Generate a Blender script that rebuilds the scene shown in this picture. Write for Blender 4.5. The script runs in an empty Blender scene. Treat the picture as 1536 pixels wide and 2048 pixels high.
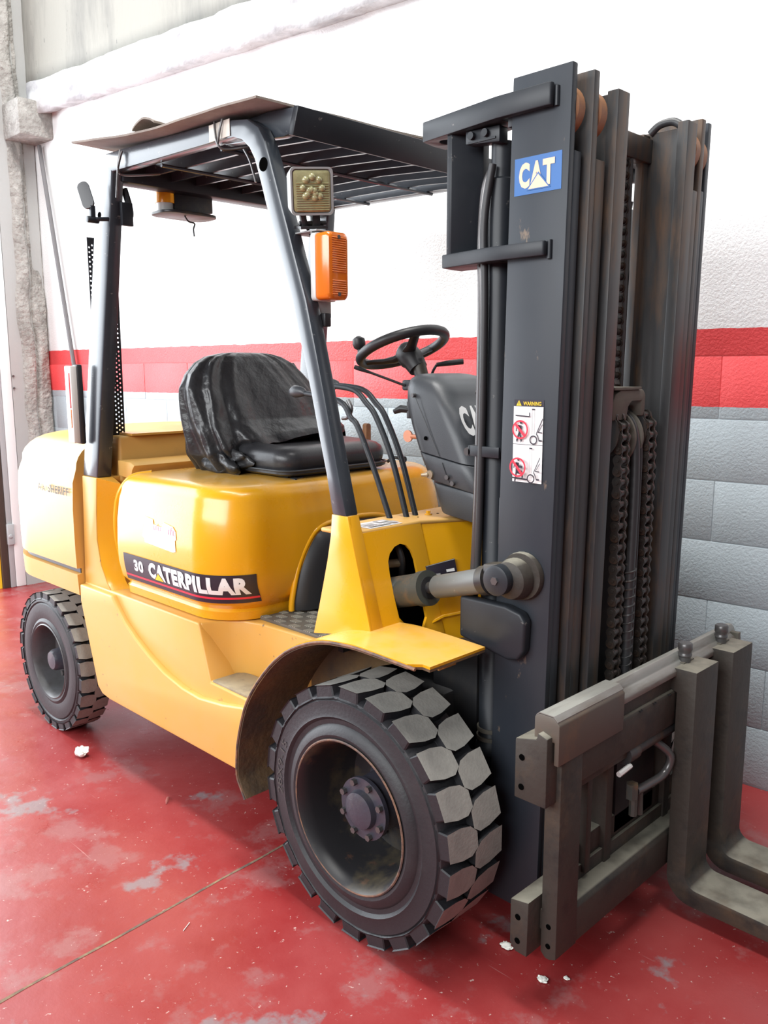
import bpy, bmesh, math, random
from mathutils import Vector, Matrix, noise
from mathutils.geometry import tessellate_polygon
random.seed(7)
S = bpy.context.scene
COL = S.collection
PI = math.pi
R = math.radians

# ------------------------------------------------------------------ camera, light, exposure
cam_d = bpy.data.cameras.new('camera')
cam = bpy.data.objects.new('camera', cam_d)
COL.objects.link(cam)
S.camera = cam
YAW, PITCH, ROLL, FPX = R(134.9815), R(-9.5099), R(-0.1617), 1694.165
fw = Vector((math.cos(YAW) * math.cos(PITCH), math.sin(YAW) * math.cos(PITCH), math.sin(PITCH)))
ri = Vector((math.sin(YAW), -math.cos(YAW), 0))
up = ri.cross(fw)
ri, up = ri * math.cos(ROLL) + up * math.sin(ROLL), up * math.cos(ROLL) - ri * math.sin(ROLL)
m3 = Matrix((ri, up, -fw)).transposed()
cam.matrix_world = Matrix.Translation((1.4817, -1.9506, 1.4619)) @ m3.to_4x4()
cam_d.sensor_fit = 'HORIZONTAL'
cam_d.sensor_width = 36
cam_d.lens = FPX / 1536 * 36
cam_d.clip_start = 0.05

w = bpy.data.worlds.new('world')
S.world = w
w.use_nodes = True
bg = w.node_tree.nodes['Background']
bg.inputs['Color'].default_value = (0.93, 0.96, 1.0, 1)
bg.inputs['Strength'].default_value = 0.16

def area(name, loc, target, sx, sy, power, color=(1, 1, 1)):
    l = bpy.data.lights.new(name, 'AREA')
    l.shape = 'RECTANGLE'; l.size = sx; l.size_y = sy
    l.energy = power; l.color = color
    o = bpy.data.objects.new(name, l)
    COL.objects.link(o)
    o.location = loc
    d = Vector(target) - Vector(loc)
    o.rotation_euler = d.to_track_quat('-Z', 'Y').to_euler()
    return o
# daylight through the big doorway left of the frame, and the roof light strip above the bay
area('doorway_daylight', (-5.25, -2.25, 2.2), (0, -2.25, 2.0), 4.7, 4.2, 480, (0.88, 0.94, 1.0))
area('wall_fill_light', (0.0, -7.0, 3.9), (0.1, 0.8, 1.3), 7.5, 2.6, 600, (0.95, 0.98, 1.0))  # unseen soft fill, added behind the camera to brighten the back wall
area('roof_light', (-0.4, -0.75, 6.5), (-0.4, -0.62, 0), 4.5, 0.9, 430, (1.0, 0.99, 0.96))

S.view_settings.view_transform = 'Standard'
S.view_settings.look = 'None'
S.view_settings.gamma = 1
S.view_settings.exposure = 0.27
S.view_settings.use_curve_mapping = False

# ------------------------------------------------------------------ materials
def lin(c):
    return tuple((v / 255 / 12.92 if v / 255 <= 0.04045 else ((v / 255 + 0.055) / 1.055) ** 2.4) for v in c)

def mat(name, base, rough=0.5, metal=0.0, second=None, scale=6.0, lo=0.5, hi=0.7, third=None, scale3=30.0, lo3=0.62, hi3=0.7,
        bump=0.0, bscale=60.0, coat=0.0, rough2=None, trans=0.0, detail=6, stretch=None, emit=None, spec=0.5, bdist=0.01, dust=None):
    m = bpy.data.materials.new(name)
    m.use_nodes = True
    nt = m.node_tree
    N, Lk = nt.nodes, nt.links
    b = N['Principled BSDF']
    b.inputs['Base Color'].default_value = (*base, 1)
    b.inputs['Roughness'].default_value = rough
    b.inputs['Metallic'].default_value = metal
    b.inputs['Coat Weight'].default_value = coat
    b.inputs['Coat Roughness'].default_value = 0.12
    b.inputs['Transmission Weight'].default_value = trans
    b.inputs['Specular IOR Level'].default_value = spec
    m.diffuse_color = (*base, 1)
    tc = N.new('ShaderNodeTexCoord')
    vec = tc.outputs['Object']
    if stretch:
        mp = N.new('ShaderNodeMapping'); mp.inputs['Scale'].default_value = stretch
        Lk.new(vec, mp.inputs['Vector']); vec = mp.outputs['Vector']
    cur = None
    def layer(cur, col, sc, lo, hi, seed):
        n = N.new('ShaderNodeTexNoise'); n.noise_dimensions = '4D'
        n.inputs['W'].default_value = seed
        n.inputs['Scale'].default_value = sc; n.inputs['Detail'].default_value = detail; n.inputs['Roughness'].default_value = 0.65
        Lk.new(vec, n.inputs['Vector'])
        r = N.new('ShaderNodeMapRange')
        r.inputs['From Min'].default_value = lo; r.inputs['From Max'].default_value = hi
        Lk.new(n.outputs['Fac'], r.inputs['Value'])
        x = N.new('ShaderNodeMix'); x.data_type = 'RGBA'
        Lk.new(r.outputs['Result'], x.inputs['Factor'])
        if cur is None: x.inputs['A'].default_value = (*base, 1)
        else: Lk.new(cur, x.inputs['A'])
        x.inputs['B'].default_value = (*col, 1)
        return x.outputs['Result'], r.outputs['Result']
    if second:
        cur, f = layer(cur, second, scale, lo, hi, 1.3)
        if rough2 is not None:
            q = N.new('ShaderNodeMapRange'); q.inputs['To Min'].default_value = rough; q.inputs['To Max'].default_value = rough2
            Lk.new(f, q.inputs['Value']); Lk.new(q.outputs['Result'], b.inputs['Roughness'])
    if third:
        cur, f3 = layer(cur, third, scale3, lo3, hi3, 5.1)
    if dust:
        # settled dust lies on the upward faces
        g = N.new('ShaderNodeNewGeometry'); sp = N.new('ShaderNodeSeparateXYZ'); Lk.new(g.outputs['Normal'], sp.inputs[0])
        q = N.new('ShaderNodeMapRange'); q.inputs['From Min'].default_value = .80; q.inputs['From Max'].default_value = .97; q.inputs['To Max'].default_value = dust[1]
        Lk.new(sp.outputs['Z'], q.inputs['Value'])
        n = N.new('ShaderNodeTexNoise'); n.inputs['Scale'].default_value = 14; n.inputs['Detail'].default_value = 6
        Lk.new(vec, n.inputs['Vector'])
        r = N.new('ShaderNodeMapRange'); r.inputs['From Min'].default_value = .3; r.inputs['From Max'].default_value = .55; r.inputs['To Min'].default_value = .35
        Lk.new(n.outputs['Fac'], r.inputs['Value'])
        mu = N.new('ShaderNodeMath'); mu.operation = 'MULTIPLY'; Lk.new(q.outputs['Result'], mu.inputs[0]); Lk.new(r.outputs['Result'], mu.inputs[1])
        x = N.new('ShaderNodeMix'); x.data_type = 'RGBA'; Lk.new(mu.outputs[0], x.inputs['Factor'])
        if cur is None: x.inputs['A'].default_value = (*base, 1)
        else: Lk.new(cur, x.inputs['A'])
        x.inputs['B'].default_value = (*dust[0], 1); cur = x.outputs['Result']
    if cur is not None: Lk.new(cur, b.inputs['Base Color'])
    if bump:
        n = N.new('ShaderNodeTexNoise'); n.inputs['Scale'].default_value = bscale; n.inputs['Detail'].default_value = 4
        Lk.new(vec, n.inputs['Vector'])
        u = N.new('ShaderNodeBump'); u.inputs['Strength'].default_value = bump; u.inputs['Distance'].default_value = bdist
        Lk.new(n.outputs['Fac'], u.inputs['Height']); Lk.new(u.outputs['Normal'], b.inputs['Normal'])
    if emit:
        b.inputs['Emission Color'].default_value = (*emit[0], 1); b.inputs['Emission Strength'].default_value = emit[1]
    return m

YEL = mat('glossy_yellow_paint', dust=((0.60, 0.40, 0.16), .55), base=(0.74, 0.35, 0.006), rough=0.26, second=(0.70, 0.35, 0.03), scale=2.5, lo=0.45, hi=0.8, third=(0.25, 0.15, 0.05), scale3=26, lo3=0.74, hi3=0.8, coat=0.3, rough2=0.42)
YELF = mat('faded_yellow_paint', (0.62, 0.35, 0.095), 0.42, second=(0.66, 0.33, 0.035), scale=1.6, lo=0.45, hi=0.75, third=(0.20, 0.13, 0.07), scale3=22, lo3=0.645, hi3=0.70, rough2=0.36)
YELD = mat('dusty_yellow_paint', (0.62, 0.36, 0.10), 0.5, second=(0.40, 0.25, 0.10), scale=3, lo=0.5, hi=0.8)
LINING = mat('dirty_brown_underside', (0.16, 0.095, 0.04), 0.75, second=(0.07, 0.05, 0.035), scale=7, lo=0.4, hi=0.65, bump=0.3)
RUSTEDGE = mat('chipped_rusty_edge', (0.20, 0.10, 0.055), 0.7, second=(0.06, 0.04, 0.036), scale=22, lo=0.40, hi=0.58)
BLK = mat('black_paint', (0.016, 0.019, 0.024), 0.40, spec=0.35, second=(0.028, 0.031, 0.036), scale=3, lo=0.45, hi=0.75, third=(0.16, 0.15, 0.14), scale3=40, lo3=0.645, hi3=0.70, rough2=0.5)
MASTP = mat('worn_black_mast_paint', (0.019, 0.024, 0.032), 0.45, spec=0.35, second=(0.034, 0.037, 0.042), scale=2.4, lo=0.4, hi=0.8, third=(0.15, 0.11, 0.08), scale3=16, lo3=0.645, hi3=0.70, rough2=0.55, stretch=(1.5, 1.5, 0.6))
RAIL = mat('greasy_worn_rail_steel', (0.034, 0.034, 0.035), 0.45, spec=0.4, second=(0.12, 0.065, 0.032), scale=5, lo=0.46, hi=0.7, third=(0.02, 0.02, 0.022), scale3=9, lo3=0.55, hi3=0.7, stretch=(3, 3, 0.5), rough2=0.6)
GUARD = mat('satin_black_guard_paint', (0.035, 0.042, 0.052), 0.27, second=(0.05, 0.058, 0.068), scale=4, lo=0.5, hi=0.8, third=(0.16, 0.16, 0.16), scale3=45, lo3=0.645, hi3=0.70, coat=0.2)
DIRT = mat('dusty_rusty_steel', (0.040, 0.034, 0.028), 0.6, spec=0.35, second=(0.078, 0.050, 0.030), scale=6, lo=0.5, hi=0.72, third=(0.020, 0.019, 0.018), scale3=10, lo3=0.52, hi3=0.68, bump=0.15, bscale=40, dust=((0.24, 0.225, 0.18), .85))
DUST = mat('grey_dusty_steel', (0.11, 0.10, 0.08), 0.7, second=(0.07, 0.06, 0.05), scale=9, lo=0.5, hi=0.75)
SHINY = mat('bare_worn_steel', (0.22, 0.22, 0.205), 0.45, metal=0.15, dust=((0.34, 0.335, 0.30), .6), second=(0.13, 0.11, 0.09), scale=7, lo=0.45, hi=0.7, rough2=0.55, stretch=(4, 0.7, 4))
RUBBER = mat('tyre_rubber', (0.017, 0.017, 0.020), 0.5, spec=0.4, second=(0.034, 0.033, 0.035), scale=5, lo=0.45, hi=0.75, bump=0.08, bscale=120)
TEXTR = mat('scuffed_rubber_lettering', (0.055, 0.053, 0.05), 0.6)
LUGTOP = mat('worn_dusty_tread', (0.32, 0.31, 0.28), 0.85, second=(0.20, 0.195, 0.18), scale=9, lo=0.4, hi=0.7, bump=0.1, bscale=150)
RIMB = mat('dirty_dark_rim', (0.020, 0.019, 0.021), 0.4, second=(0.085, 0.066, 0.035), scale=7, lo=0.46, hi=0.66, third=(0.13, 0.06, 0.035), scale3=16, lo3=0.6, hi3=0.75, rough2=0.6)
RIMG = mat('grey_rim_paint', (0.085, 0.085, 0.09), 0.4, second=(0.05, 0.045, 0.04), scale=8, lo=0.45, hi=0.7)
HUBM = mat('dark_hub_casting', (0.040, 0.040, 0.055), 0.4, second=(0.07, 0.065, 0.07), scale=14, lo=0.5, hi=0.7, bump=0.15)
BOLT = mat('bolt_steel', (0.11, 0.105, 0.105), 0.35, metal=0.5)
VINYL = mat('black_vinyl', (0.020, 0.020, 0.023), 0.36, second=(0.035, 0.035, 0.038), scale=8, lo=0.4, hi=0.7, bump=0.06, bscale=200)
PLAST = mat('grey_black_plastic', (0.040, 0.044, 0.050), 0.42, bump=0.05, bscale=300)
PLASTD = mat('matte_black_plastic', (0.018, 0.018, 0.02), 0.45)
BAG = mat('black_bin_liner_film', (0.018, 0.018, 0.020), 0.36, second=(0.028, 0.028, 0.030), scale=12, lo=0.4, hi=0.7, bump=0.35, bscale=13, bdist=0.03)
CARD = mat('weathered_brown_board', (0.20, 0.165, 0.14), 0.85, second=(0.29, 0.25, 0.21), scale=5, lo=0.4, hi=0.7, bump=0.15, bscale=40)
CHROME = mat('grey_cylinder_steel', (0.13, 0.135, 0.13), 0.45, metal=0.2, second=(0.26, 0.13, 0.06), scale=9, lo=0.58, hi=0.72, third=(0.26, 0.26, 0.24), scale3=60, lo3=0.62, hi3=0.7)
CYLD = mat('dirty_green_grey_cylinder', (0.050, 0.054, 0.048), 0.5, second=(0.17, 0.095, 0.045), scale=10, lo=0.5, hi=0.68)
HOSE = mat('hydraulic_hose', (0.025, 0.025, 0.027), 0.45)
PIPE = mat('grey_hydraulic_pipe', (0.10, 0.095, 0.095), 0.3, metal=0.5)
CHAINM = mat('greasy_rusty_chain', (0.030, 0.025, 0.022), 0.42, metal=0.1, second=(0.085, 0.045, 0.026), scale=30, lo=0.5, hi=0.7)
RROLL = mat('rusty_roller', (0.30, 0.135, 0.055), 0.6, second=(0.20, 0.09, 0.045), scale=14, lo=0.45, hi=0.65)
ORANGE = mat('amber_lens', (0.85, 0.20, 0.01), 0.18, trans=0.25, coat=0.5)
AMBERB = mat('amber_beacon_lens', (0.95, 0.36, 0.02), 0.2, trans=0.2)
LAMPG = mat('yellowed_lamp_glass', (0.40, 0.38, 0.20), 0.12, second=(0.30, 0.28, 0.14), scale=40, lo=0.4, hi=0.6, coat=0.6)
WHITEP = mat('white_plastic', (0.62, 0.62, 0.60), 0.4)
MIRB = mat('dark_grey_blade', (0.10, 0.105, 0.11), 0.5)
GREYP = mat('grey_lamp_housing', (0.34, 0.36, 0.36), 0.45)
REDP = mat('red_reflector', (0.72, 0.03, 0.03), 0.3)
STKW = mat('white_sticker', (0.74, 0.74, 0.74), 0.35)
STKB = mat('black_sticker', (0.022, 0.018, 0.03), 0.4)
STKR = mat('red_sticker', (0.72, 0.03, 0.06), 0.4)
STKPK = mat('pink_sticker_ink', (0.80, 0.22, 0.30), 0.4)
STKY = mat('yellow_sticker', (0.85, 0.55, 0.03), 0.4)
STKBL = mat('blue_sticker', (0.02, 0.12, 0.36), 0.4)
STKLB = mat('pale_blue_sticker_ink', (0.35, 0.60, 0.85), 0.4)
STKT = mat('faded_peach_sticker', (0.78, 0.55, 0.38), 0.45)
STKG = mat('grey_sticker_ink', (0.35, 0.35, 0.34), 0.45)
INK = mat('faded_stencil_ink', (0.055, 0.045, 0.025), 0.6)
TAPE = mat('beige_tape', (0.60, 0.57, 0.50), 0.6)
DIAM = mat('dusty_diamond_plate', (0.085, 0.08, 0.07), 0.55, second=(0.14, 0.125, 0.10), scale=9, lo=0.4, hi=0.7)
DIAMT = mat('worn_diamond_cleats', (0.32, 0.30, 0.25), 0.45)
STEPM = mat('worn_step_coating', (0.30, 0.25, 0.16), 0.75, second=(0.17, 0.14, 0.10), scale=14, lo=0.45, hi=0.65)
HOLE = mat('dark_hole', (0.002, 0.002, 0.002), 0.95, spec=0.0)
DARK = mat('dark_machinery', (0.012, 0.012, 0.014), 0.6, second=(0.03, 0.026, 0.022), scale=8, lo=0.5, hi=0.7)
BRASS = mat('brassy_fitting', (0.42, 0.34, 0.24), 0.35, metal=0.6)
KEYM = mat('copper_key', (0.62, 0.26, 0.15), 0.35, metal=0.4)
POLEM = mat('dark_grey_pole', (0.12, 0.115, 0.12), 0.5)
POSTM = mat('pale_grey_painted_steel', (0.40, 0.42, 0.43), 0.45)
POSTW = mat('white_painted_steel', (0.80, 0.82, 0.82), 0.4)
PLASTER = mat('grey_painted_plaster', (0.38, 0.385, 0.38), 0.7, bump=0.1)
WPLASTER = mat('white_rough_plaster', (0.52, 0.52, 0.53), 0.85, second=(0.27, 0.265, 0.275), scale=4, lo=0.45, hi=0.65, third=(0.28, 0.27, 0.27), scale3=30, lo3=0.645, hi3=0.70, bump=0.6, bscale=25)
ROUGHC = mat('broken_concrete', (0.36, 0.35, 0.33), 0.9, second=(0.23, 0.22, 0.205), scale=9, lo=0.42, hi=0.65, third=(0.48, 0.465, 0.44), scale3=25, lo3=0.55, hi3=0.7, bump=0.9, bscale=35, bdist=0.02)
CONC = mat('stained_concrete', (0.30, 0.295, 0.265), 0.85, second=(0.17, 0.17, 0.16), scale=2.4, lo=0.48, hi=0.72, third=(0.10, 0.10, 0.10), scale3=34, lo3=0.645, hi3=0.70, bump=0.25, bscale=30, stretch=(1.6, 1.6, 0.35))
BROWNP = mat('dark_brown_timber', (0.06, 0.04, 0.03), 0.6)
PAPER = mat('white_paper_scrap', (0.80, 0.80, 0.74), 0.7)
LEAFM = mat('dry_brown_leaf', (0.22, 0.05, 0.04), 0.7)

def wall_paint():
    m = bpy.data.materials.new('banded_wall_paint'); m.use_nodes = True
    nt = m.node_tree; N, Lk = nt.nodes, nt.links
    b = N['Principled BSDF']
    b.inputs['Roughness'].default_value = 0.42
    g = N.new('ShaderNodeNewGeometry'); sp = N.new('ShaderNodeSeparateXYZ')
    Lk.new(g.outputs['Position'], sp.inputs[0])
    nz = N.new('ShaderNodeTexNoise'); nz.inputs['Scale'].default_value = 18; nz.inputs['Detail'].default_value = 3
    Lk.new(g.outputs['Position'], nz.inputs['Vector'])
    ad = N.new('ShaderNodeMath'); ad.operation = 'MULTIPLY_ADD'
    Lk.new(nz.outputs['Fac'], ad.inputs[0]); ad.inputs[1].default_value = 0.012; Lk.new(sp.outputs['Z'], ad.inputs[2])
    def step(th):
        s = N.new('ShaderNodeMath'); s.operation = 'GREATER_THAN'
        Lk.new(ad.outputs[0], s.inputs[0]); s.inputs[1].default_value = th
        return s.outputs[0]
    n2 = N.new('ShaderNodeTexNoise'); n2.inputs['Scale'].default_value = 2.2; n2.inputs['Detail'].default_value = 6
    Lk.new(g.outputs['Position'], n2.inputs['Vector'])
    def two(a, c):
        x = N.new('ShaderNodeMix'); x.data_type = 'RGBA'
        Lk.new(n2.outputs['Fac'], x.inputs['Factor'])
        x.inputs['A'].default_value = (*a, 1); x.inputs['B'].default_value = (*c, 1)
        return x.outputs['Result']
    grey = two((0.33, 0.385, 0.42), (0.41, 0.465, 0.495))
    red = two((0.70, 0.055, 0.06), (0.78, 0.075, 0.08))
    white = two((0.92, 0.93, 0.93), (0.85, 0.87, 0.87))
    # scuffs on the white paint
    n3 = N.new('ShaderNodeTexNoise'); n3.inputs['Scale'].default_value = 5; n3.inputs['Detail'].default_value = 10; n3.inputs['Roughness'].default_value = 0.75
    Lk.new(g.outputs['Position'], n3.inputs['Vector'])
    mr = N.new('ShaderNodeMapRange'); mr.inputs['From Min'].default_value = 0.66; mr.inputs['From Max'].default_value = 0.8
    mr.inputs['To Max'].default_value = 0.6
    Lk.new(n3.outputs['Fac'], mr.inputs['Value'])
    xw = N.new('ShaderNodeMix'); xw.data_type = 'RGBA'
    Lk.new(mr.outputs['Result'], xw.inputs['Factor']); Lk.new(white, xw.inputs['A']); xw.inputs['B'].default_value = (0.45, 0.45, 0.44, 1)
    x1 = N.new('ShaderNodeMix'); x1.data_type = 'RGBA'
    Lk.new(step(1.340), x1.inputs['Factor']); Lk.new(grey, x1.inputs['A']); Lk.new(red, x1.inputs['B'])
    x2 = N.new('ShaderNodeMix'); x2.data_type = 'RGBA'
    Lk.new(step(1.604), x2.inputs['Factor']); Lk.new(x1.outputs['Result'], x2.inputs['A']); Lk.new(xw.outputs['Result'], x2.inputs['B'])
    Lk.new(x2.outputs['Result'], b.inputs['Base Color'])
    nb = N.new('ShaderNodeTexNoise'); nb.inputs['Scale'].default_value = 105; nb.inputs['Detail'].default_value = 5; nb.inputs['Roughness'].default_value = 0.6
    Lk.new(g.outputs['Position'], nb.inputs['Vector'])
    u = N.new('ShaderNodeBump'); u.inputs['Strength'].default_value = 0.42; u.inputs['Distance'].default_value = 0.008
    Lk.new(nb.outputs['Fac'], u.inputs['Height']); Lk.new(u.outputs['Normal'], b.inputs['Normal'])
    return m
WALLM = wall_paint()

def floor_paint():
    m = bpy.data.materials.new('worn_red_floor_paint'); m.use_nodes = True
    nt = m.node_tree; N, Lk = nt.nodes, nt.links
    b = N['Principled BSDF']
    g = N.new('ShaderNodeNewGeometry')
    def nz(scale, detail, rough, W):
        n = N.new('ShaderNodeTexNoise'); n.noise_dimensions = '4D'; n.inputs['W'].default_value = W
        n.inputs['Scale'].default_value = scale; n.inputs['Detail'].default_value = detail; n.inputs['Roughness'].default_value = rough
        Lk.new(g.outputs['Position'], n.inputs['Vector']); return n.outputs['Fac']
    def rng(s, lo, hi, a=0.0, c=1.0):
        r = N.new('ShaderNodeMapRange'); Lk.new(s, r.inputs['Value'])
        r.inputs['From Min'].default_value = lo; r.inputs['From Max'].default_value = hi
        r.inputs['To Min'].default_value = a; r.inputs['To Max'].default_value = c
        return r.outputs['Result']
    def mix(f, a, c):
        x = N.new('ShaderNodeMix'); x.data_type = 'RGBA'; Lk.new(f, x.inputs['Factor'])
        for k, v in (('A', a), ('B', c)):
            if isinstance(v, tuple): x.inputs[k].default_value = (*v, 1)
            else: Lk.new(v, x.inputs[k])
        return x.outputs['Result']
    c = mix(rng(nz(2.6, 8, 0.6, 0.3), 0.38, 0.66), (0.235, 0.020, 0.021), (0.285, 0.044, 0.043))
    c = mix(rng(nz(3.2, 10, 0.68, 4.2), 0.53, 0.59, 0, 0.7), c, (0.26, 0.095, 0.095))
    c = mix(rng(nz(2.6, 10, 0.62, 8.8), 0.61, 0.65, 0, 0.8), c, (0.20, 0.175, 0.185))
    c = mix(rng(nz(75, 3, 0.6, 2.1), 0.66, 0.71, 0, 0.8), c, (0.50, 0.36, 0.33))
    # fine scratches, two directions
    for ang, W in ((.6, 11.0), (-.9, 12.0), (.15, 13.0)):
        mp = N.new('ShaderNodeMapping'); mp.inputs['Rotation'].default_value = (0, 0, ang); mp.inputs['Scale'].default_value = (2.5, 70, 1)
        Lk.new(g.outputs['Position'], mp.inputs['Vector'])
        n = N.new('ShaderNodeTexNoise'); n.noise_dimensions = '4D'; n.inputs['W'].default_value = W; n.inputs['Scale'].default_value = 1; n.inputs['Detail'].default_value = 3
        Lk.new(mp.outputs['Vector'], n.inputs['Vector'])
        c = mix(rng(n.outputs['Fac'], 0.70, 0.76, 0, 0.55), c, (0.42, 0.22, 0.21))
    Lk.new(c, b.inputs['Base Color'])
    Lk.new(rng(nz(5, 8, 0.65, 3.0), 0.35, 0.7, 0.26, 0.46), b.inputs['Roughness'])
    u = N.new('ShaderNodeBump'); u.inputs['Strength'].default_value = 0.12; u.inputs['Distance'].default_value = 0.01
    Lk.new(nz(20, 8, 0.6, 7), u.inputs['Height']); Lk.new(u.outputs['Normal'], b.inputs['Normal'])
    return m
FLOORM = floor_paint()
JOINTM = mat('grimy_floor_joint', (0.24, 0.16, 0.09), 0.9, second=(0.09, 0.06, 0.05), scale=20, lo=0.4, hi=0.6)

# ------------------------------------------------------------------ mesh helpers
POS = {}
def V(*a): return Vector(a)

def box(bm, x0, x1, y0, y1, z0, z1):
    vs = [bm.verts.new((x, y, z)) for z in (z0, z1) for y in (y0, y1) for x in (x0, x1)]
    for f in ((0, 2, 3, 1), (4, 5, 7, 6), (0, 1, 5, 4), (2, 6, 7, 3), (0, 4, 6, 2), (1, 3, 7, 5)):
        bm.faces.new([vs[i] for i in f])

def place(axis, u, v, h):
    # axis = the extrusion axis; (u, v) are the other two in x,y,z order
    return {'x': (h, u, v), 'y': (u, h, v), 'z': (u, v, h)}[axis]

def prism(bm, pts, axis, a, b, holes=()):
    loops = [list(pts)] + [list(h) for h in holes]
    tri = tessellate_polygon([[Vector((p[0], p[1], 0)) for p in l] for l in loops]) if (holes or len(pts) > 4) else None
    allv = []
    for h in (a, b):
        allv.append([[bm.verts.new(place(axis, p[0], p[1], h)) for p in l] for l in loops])
    for k in (0, 1):
        flat = [v for l in allv[k] for v in l]
        if tri:
            for t in tri:
                try: bm.faces.new([flat[i] for i in t])
                except ValueError: pass
        else:
            bm.faces.new(flat)
    for li in range(len(loops)):
        A, B = allv[0][li], allv[1][li]
        n = len(A)
        for i in range(n):
            bm.faces.new((A[i], A[(i + 1) % n], B[(i + 1) % n], B[i]))

def loft(bm, rings, closed=True, cap=True):
    rs = [[bm.verts.new(p) for p in r] for r in rings]
    n = len(rs[0])
    for A, B in zip(rs, rs[1:]):
        for i in range(n if closed else n - 1):
            bm.faces.new((A[i], A[(i + 1) % n], B[(i + 1) % n], B[i]))
    if cap and closed:
        bm.faces.new(rs[0]); bm.faces.new(rs[-1])
    return rs

def tube(bm, pts, r, n=10, cap=True, flat=1.0):
    pts = [Vector(p) for p in pts]
    rad = r if isinstance(r, (list, tuple)) else [r] * len(pts)
    rings = []
    prev = None
    for i, p in enumerate(pts):
        t = (pts[min(i + 1, len(pts) - 1)] - pts[max(i - 1, 0)]).normalized()
        if prev is None:
            a = Vector((0, 0, 1)) if abs(t.z) < 0.9 else Vector((0, 1, 0))
            u = t.cross(a).normalized()
        else:
            u = (prev - t * prev.dot(t)).normalized()
        prev = u
        v = t.cross(u)
        rings.append([p + (u * math.cos(q) + v * math.sin(q) * flat) * rad[i] for q in [2 * PI * k / n for k in range(n)]])
    loft(bm, rings, True, cap)

def smoothpath(pts, k=6):
    pts = [Vector(p) for p in pts]
    out = []
    for i in range(len(pts) - 1):
        p0, p1, p2, p3 = pts[max(i - 1, 0)], pts[i], pts[i + 1], pts[min(i + 2, len(pts) - 1)]
        for j in range(k):
            t = j / k
            out.append(0.5 * ((2 * p1) + (p2 - p0) * t + (2 * p0 - 5 * p1 + 4 * p2 - p3) * t * t + (3 * p1 - p0 - 3 * p2 + p3) * t ** 3))
    out.append(pts[-1])
    return out

def lathe(bm, prof, c, axis='y', n=48, close=False):
    # prof: (radius, height along axis, relative to c)
    rings = []
    for r, h in prof:
        ring = []
        for k in range(n):
            q = 2 * PI * k / n
            a, b = r * math.cos(q), r * math.sin(q)
            o = place(axis, a, b, h)
            ring.append((c[0] + o[0], c[1] + o[1], c[2] + o[2]))
        rings.append(ring)
    rs = [[bm.verts.new(p) for p in r] for r in rings]
    pairs = list(zip(rs, rs[1:])) + ([(rs[-1], rs[0])] if close else [])
    for A, B in pairs:
        for i in range(n):
            bm.faces.new((A[i], A[(i + 1) % n], B[(i + 1) % n], B[i]))
    if not close:
        bm.faces.new(rs[0]); bm.faces.new(rs[-1])

def cyl(bm, c, axis, r, h0, h1, n=20):
    lathe(bm, [(r, h0), (r, h1)], c, axis, n)

def circ2(cx, cy, r, n=14, sx=1.0):
    return [(cx + r * sx * math.cos(2 * PI * k / n), cy + r * math.sin(2 * PI * k / n)) for k in range(n)]

def roundrect(x0, x1, y0, y1, r, n=5):
    out = []
    for cx, cy, a in ((x1 - r, y1 - r, 0), (x0 + r, y1 - r, 90), (x0 + r, y0 + r, 180), (x1 - r, y0 + r, 270)):
        for k in range(n + 1):
            q = R(a + 90 * k / n)
            out.append((cx + r * math.cos(q), cy + r * math.sin(q)))
    return out

def bevel(bm, w, seg=2, ang=28):
    bm.normal_update()
    es = [e for e in bm.edges if len(e.link_faces) == 2 and e.calc_face_angle(0) > R(ang)]
    if es and w > 0:
        bmesh.ops.bevel(bm, geom=es, offset=w, segments=seg, profile=0.5, affect='EDGES', clamp_overlap=True)

TAU = 0.0159
def finish(name, bm, mats, parent=None, bev=0.0, seg=2, smooth=32, origin=None, tilt=False, structure=False, label=None, merge=True):
    if merge: bmesh.ops.remove_doubles(bm, verts=bm.verts, dist=1e-5)
    bmesh.ops.recalc_face_normals(bm, faces=bm.faces)
    if bev: bevel(bm, bev, seg)
    if tilt:
        for v in bm.verts: v.co.x += TAU * (v.co.z - 0.3)
    bm.normal_update()
    for f in bm.faces: f.smooth = True
    for e in bm.edges:
        if len(e.link_faces) != 2 or e.calc_face_angle(0) > R(smooth): e.smooth = False
    if origin is None:
        lo = Vector((min(v.co[i] for v in bm.verts) for i in range(3)))
        hi = Vector((max(v.co[i] for v in bm.verts) for i in range(3)))
        origin = (lo + hi) / 2
    origin = Vector(origin)
    bmesh.ops.translate(bm, verts=bm.verts, vec=-origin)
    me = bpy.data.meshes.new(name)
    bm.to_mesh(me); bm.free()
    for m in (mats if isinstance(mats, (list, tuple)) else [mats]): me.materials.append(m)
    o = bpy.data.objects.new(name, me)
    COL.objects.link(o)
    POS[o.name] = origin
    if parent is not None:
        o.parent = parent
        o.location = origin - POS[parent.name]
    else:
        o.location = origin
    if structure: o['kind'] = 'structure'
    if label: o['label'] = label
    return o

def inst(src, name, loc, rot=(0, 0, 0), parent=None):
    o = bpy.data.objects.new(name, src.data)
    COL.objects.link(o)
    loc = Vector(loc)
    POS[o.name] = loc
    if parent is not None:
        o.parent = parent
        o.location = loc - POS[parent.name]
    else: o.location = loc
    o.rotation_euler = rot
    return o

def thing(name, label, cat, loc, group=None):
    o = bpy.data.objects.new(name, None)
    o.empty_display_size = 0.1
    COL.objects.link(o); o.location = loc
    POS[o.name] = Vector(loc)
    o['label'] = label; o['category'] = cat
    if group: o['group'] = group
    return o

def tag(o, label, cat, group=None):
    o['label'] = label; o['category'] = cat
    if group: o['group'] = group
    return o

NB = bmesh.new

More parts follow.
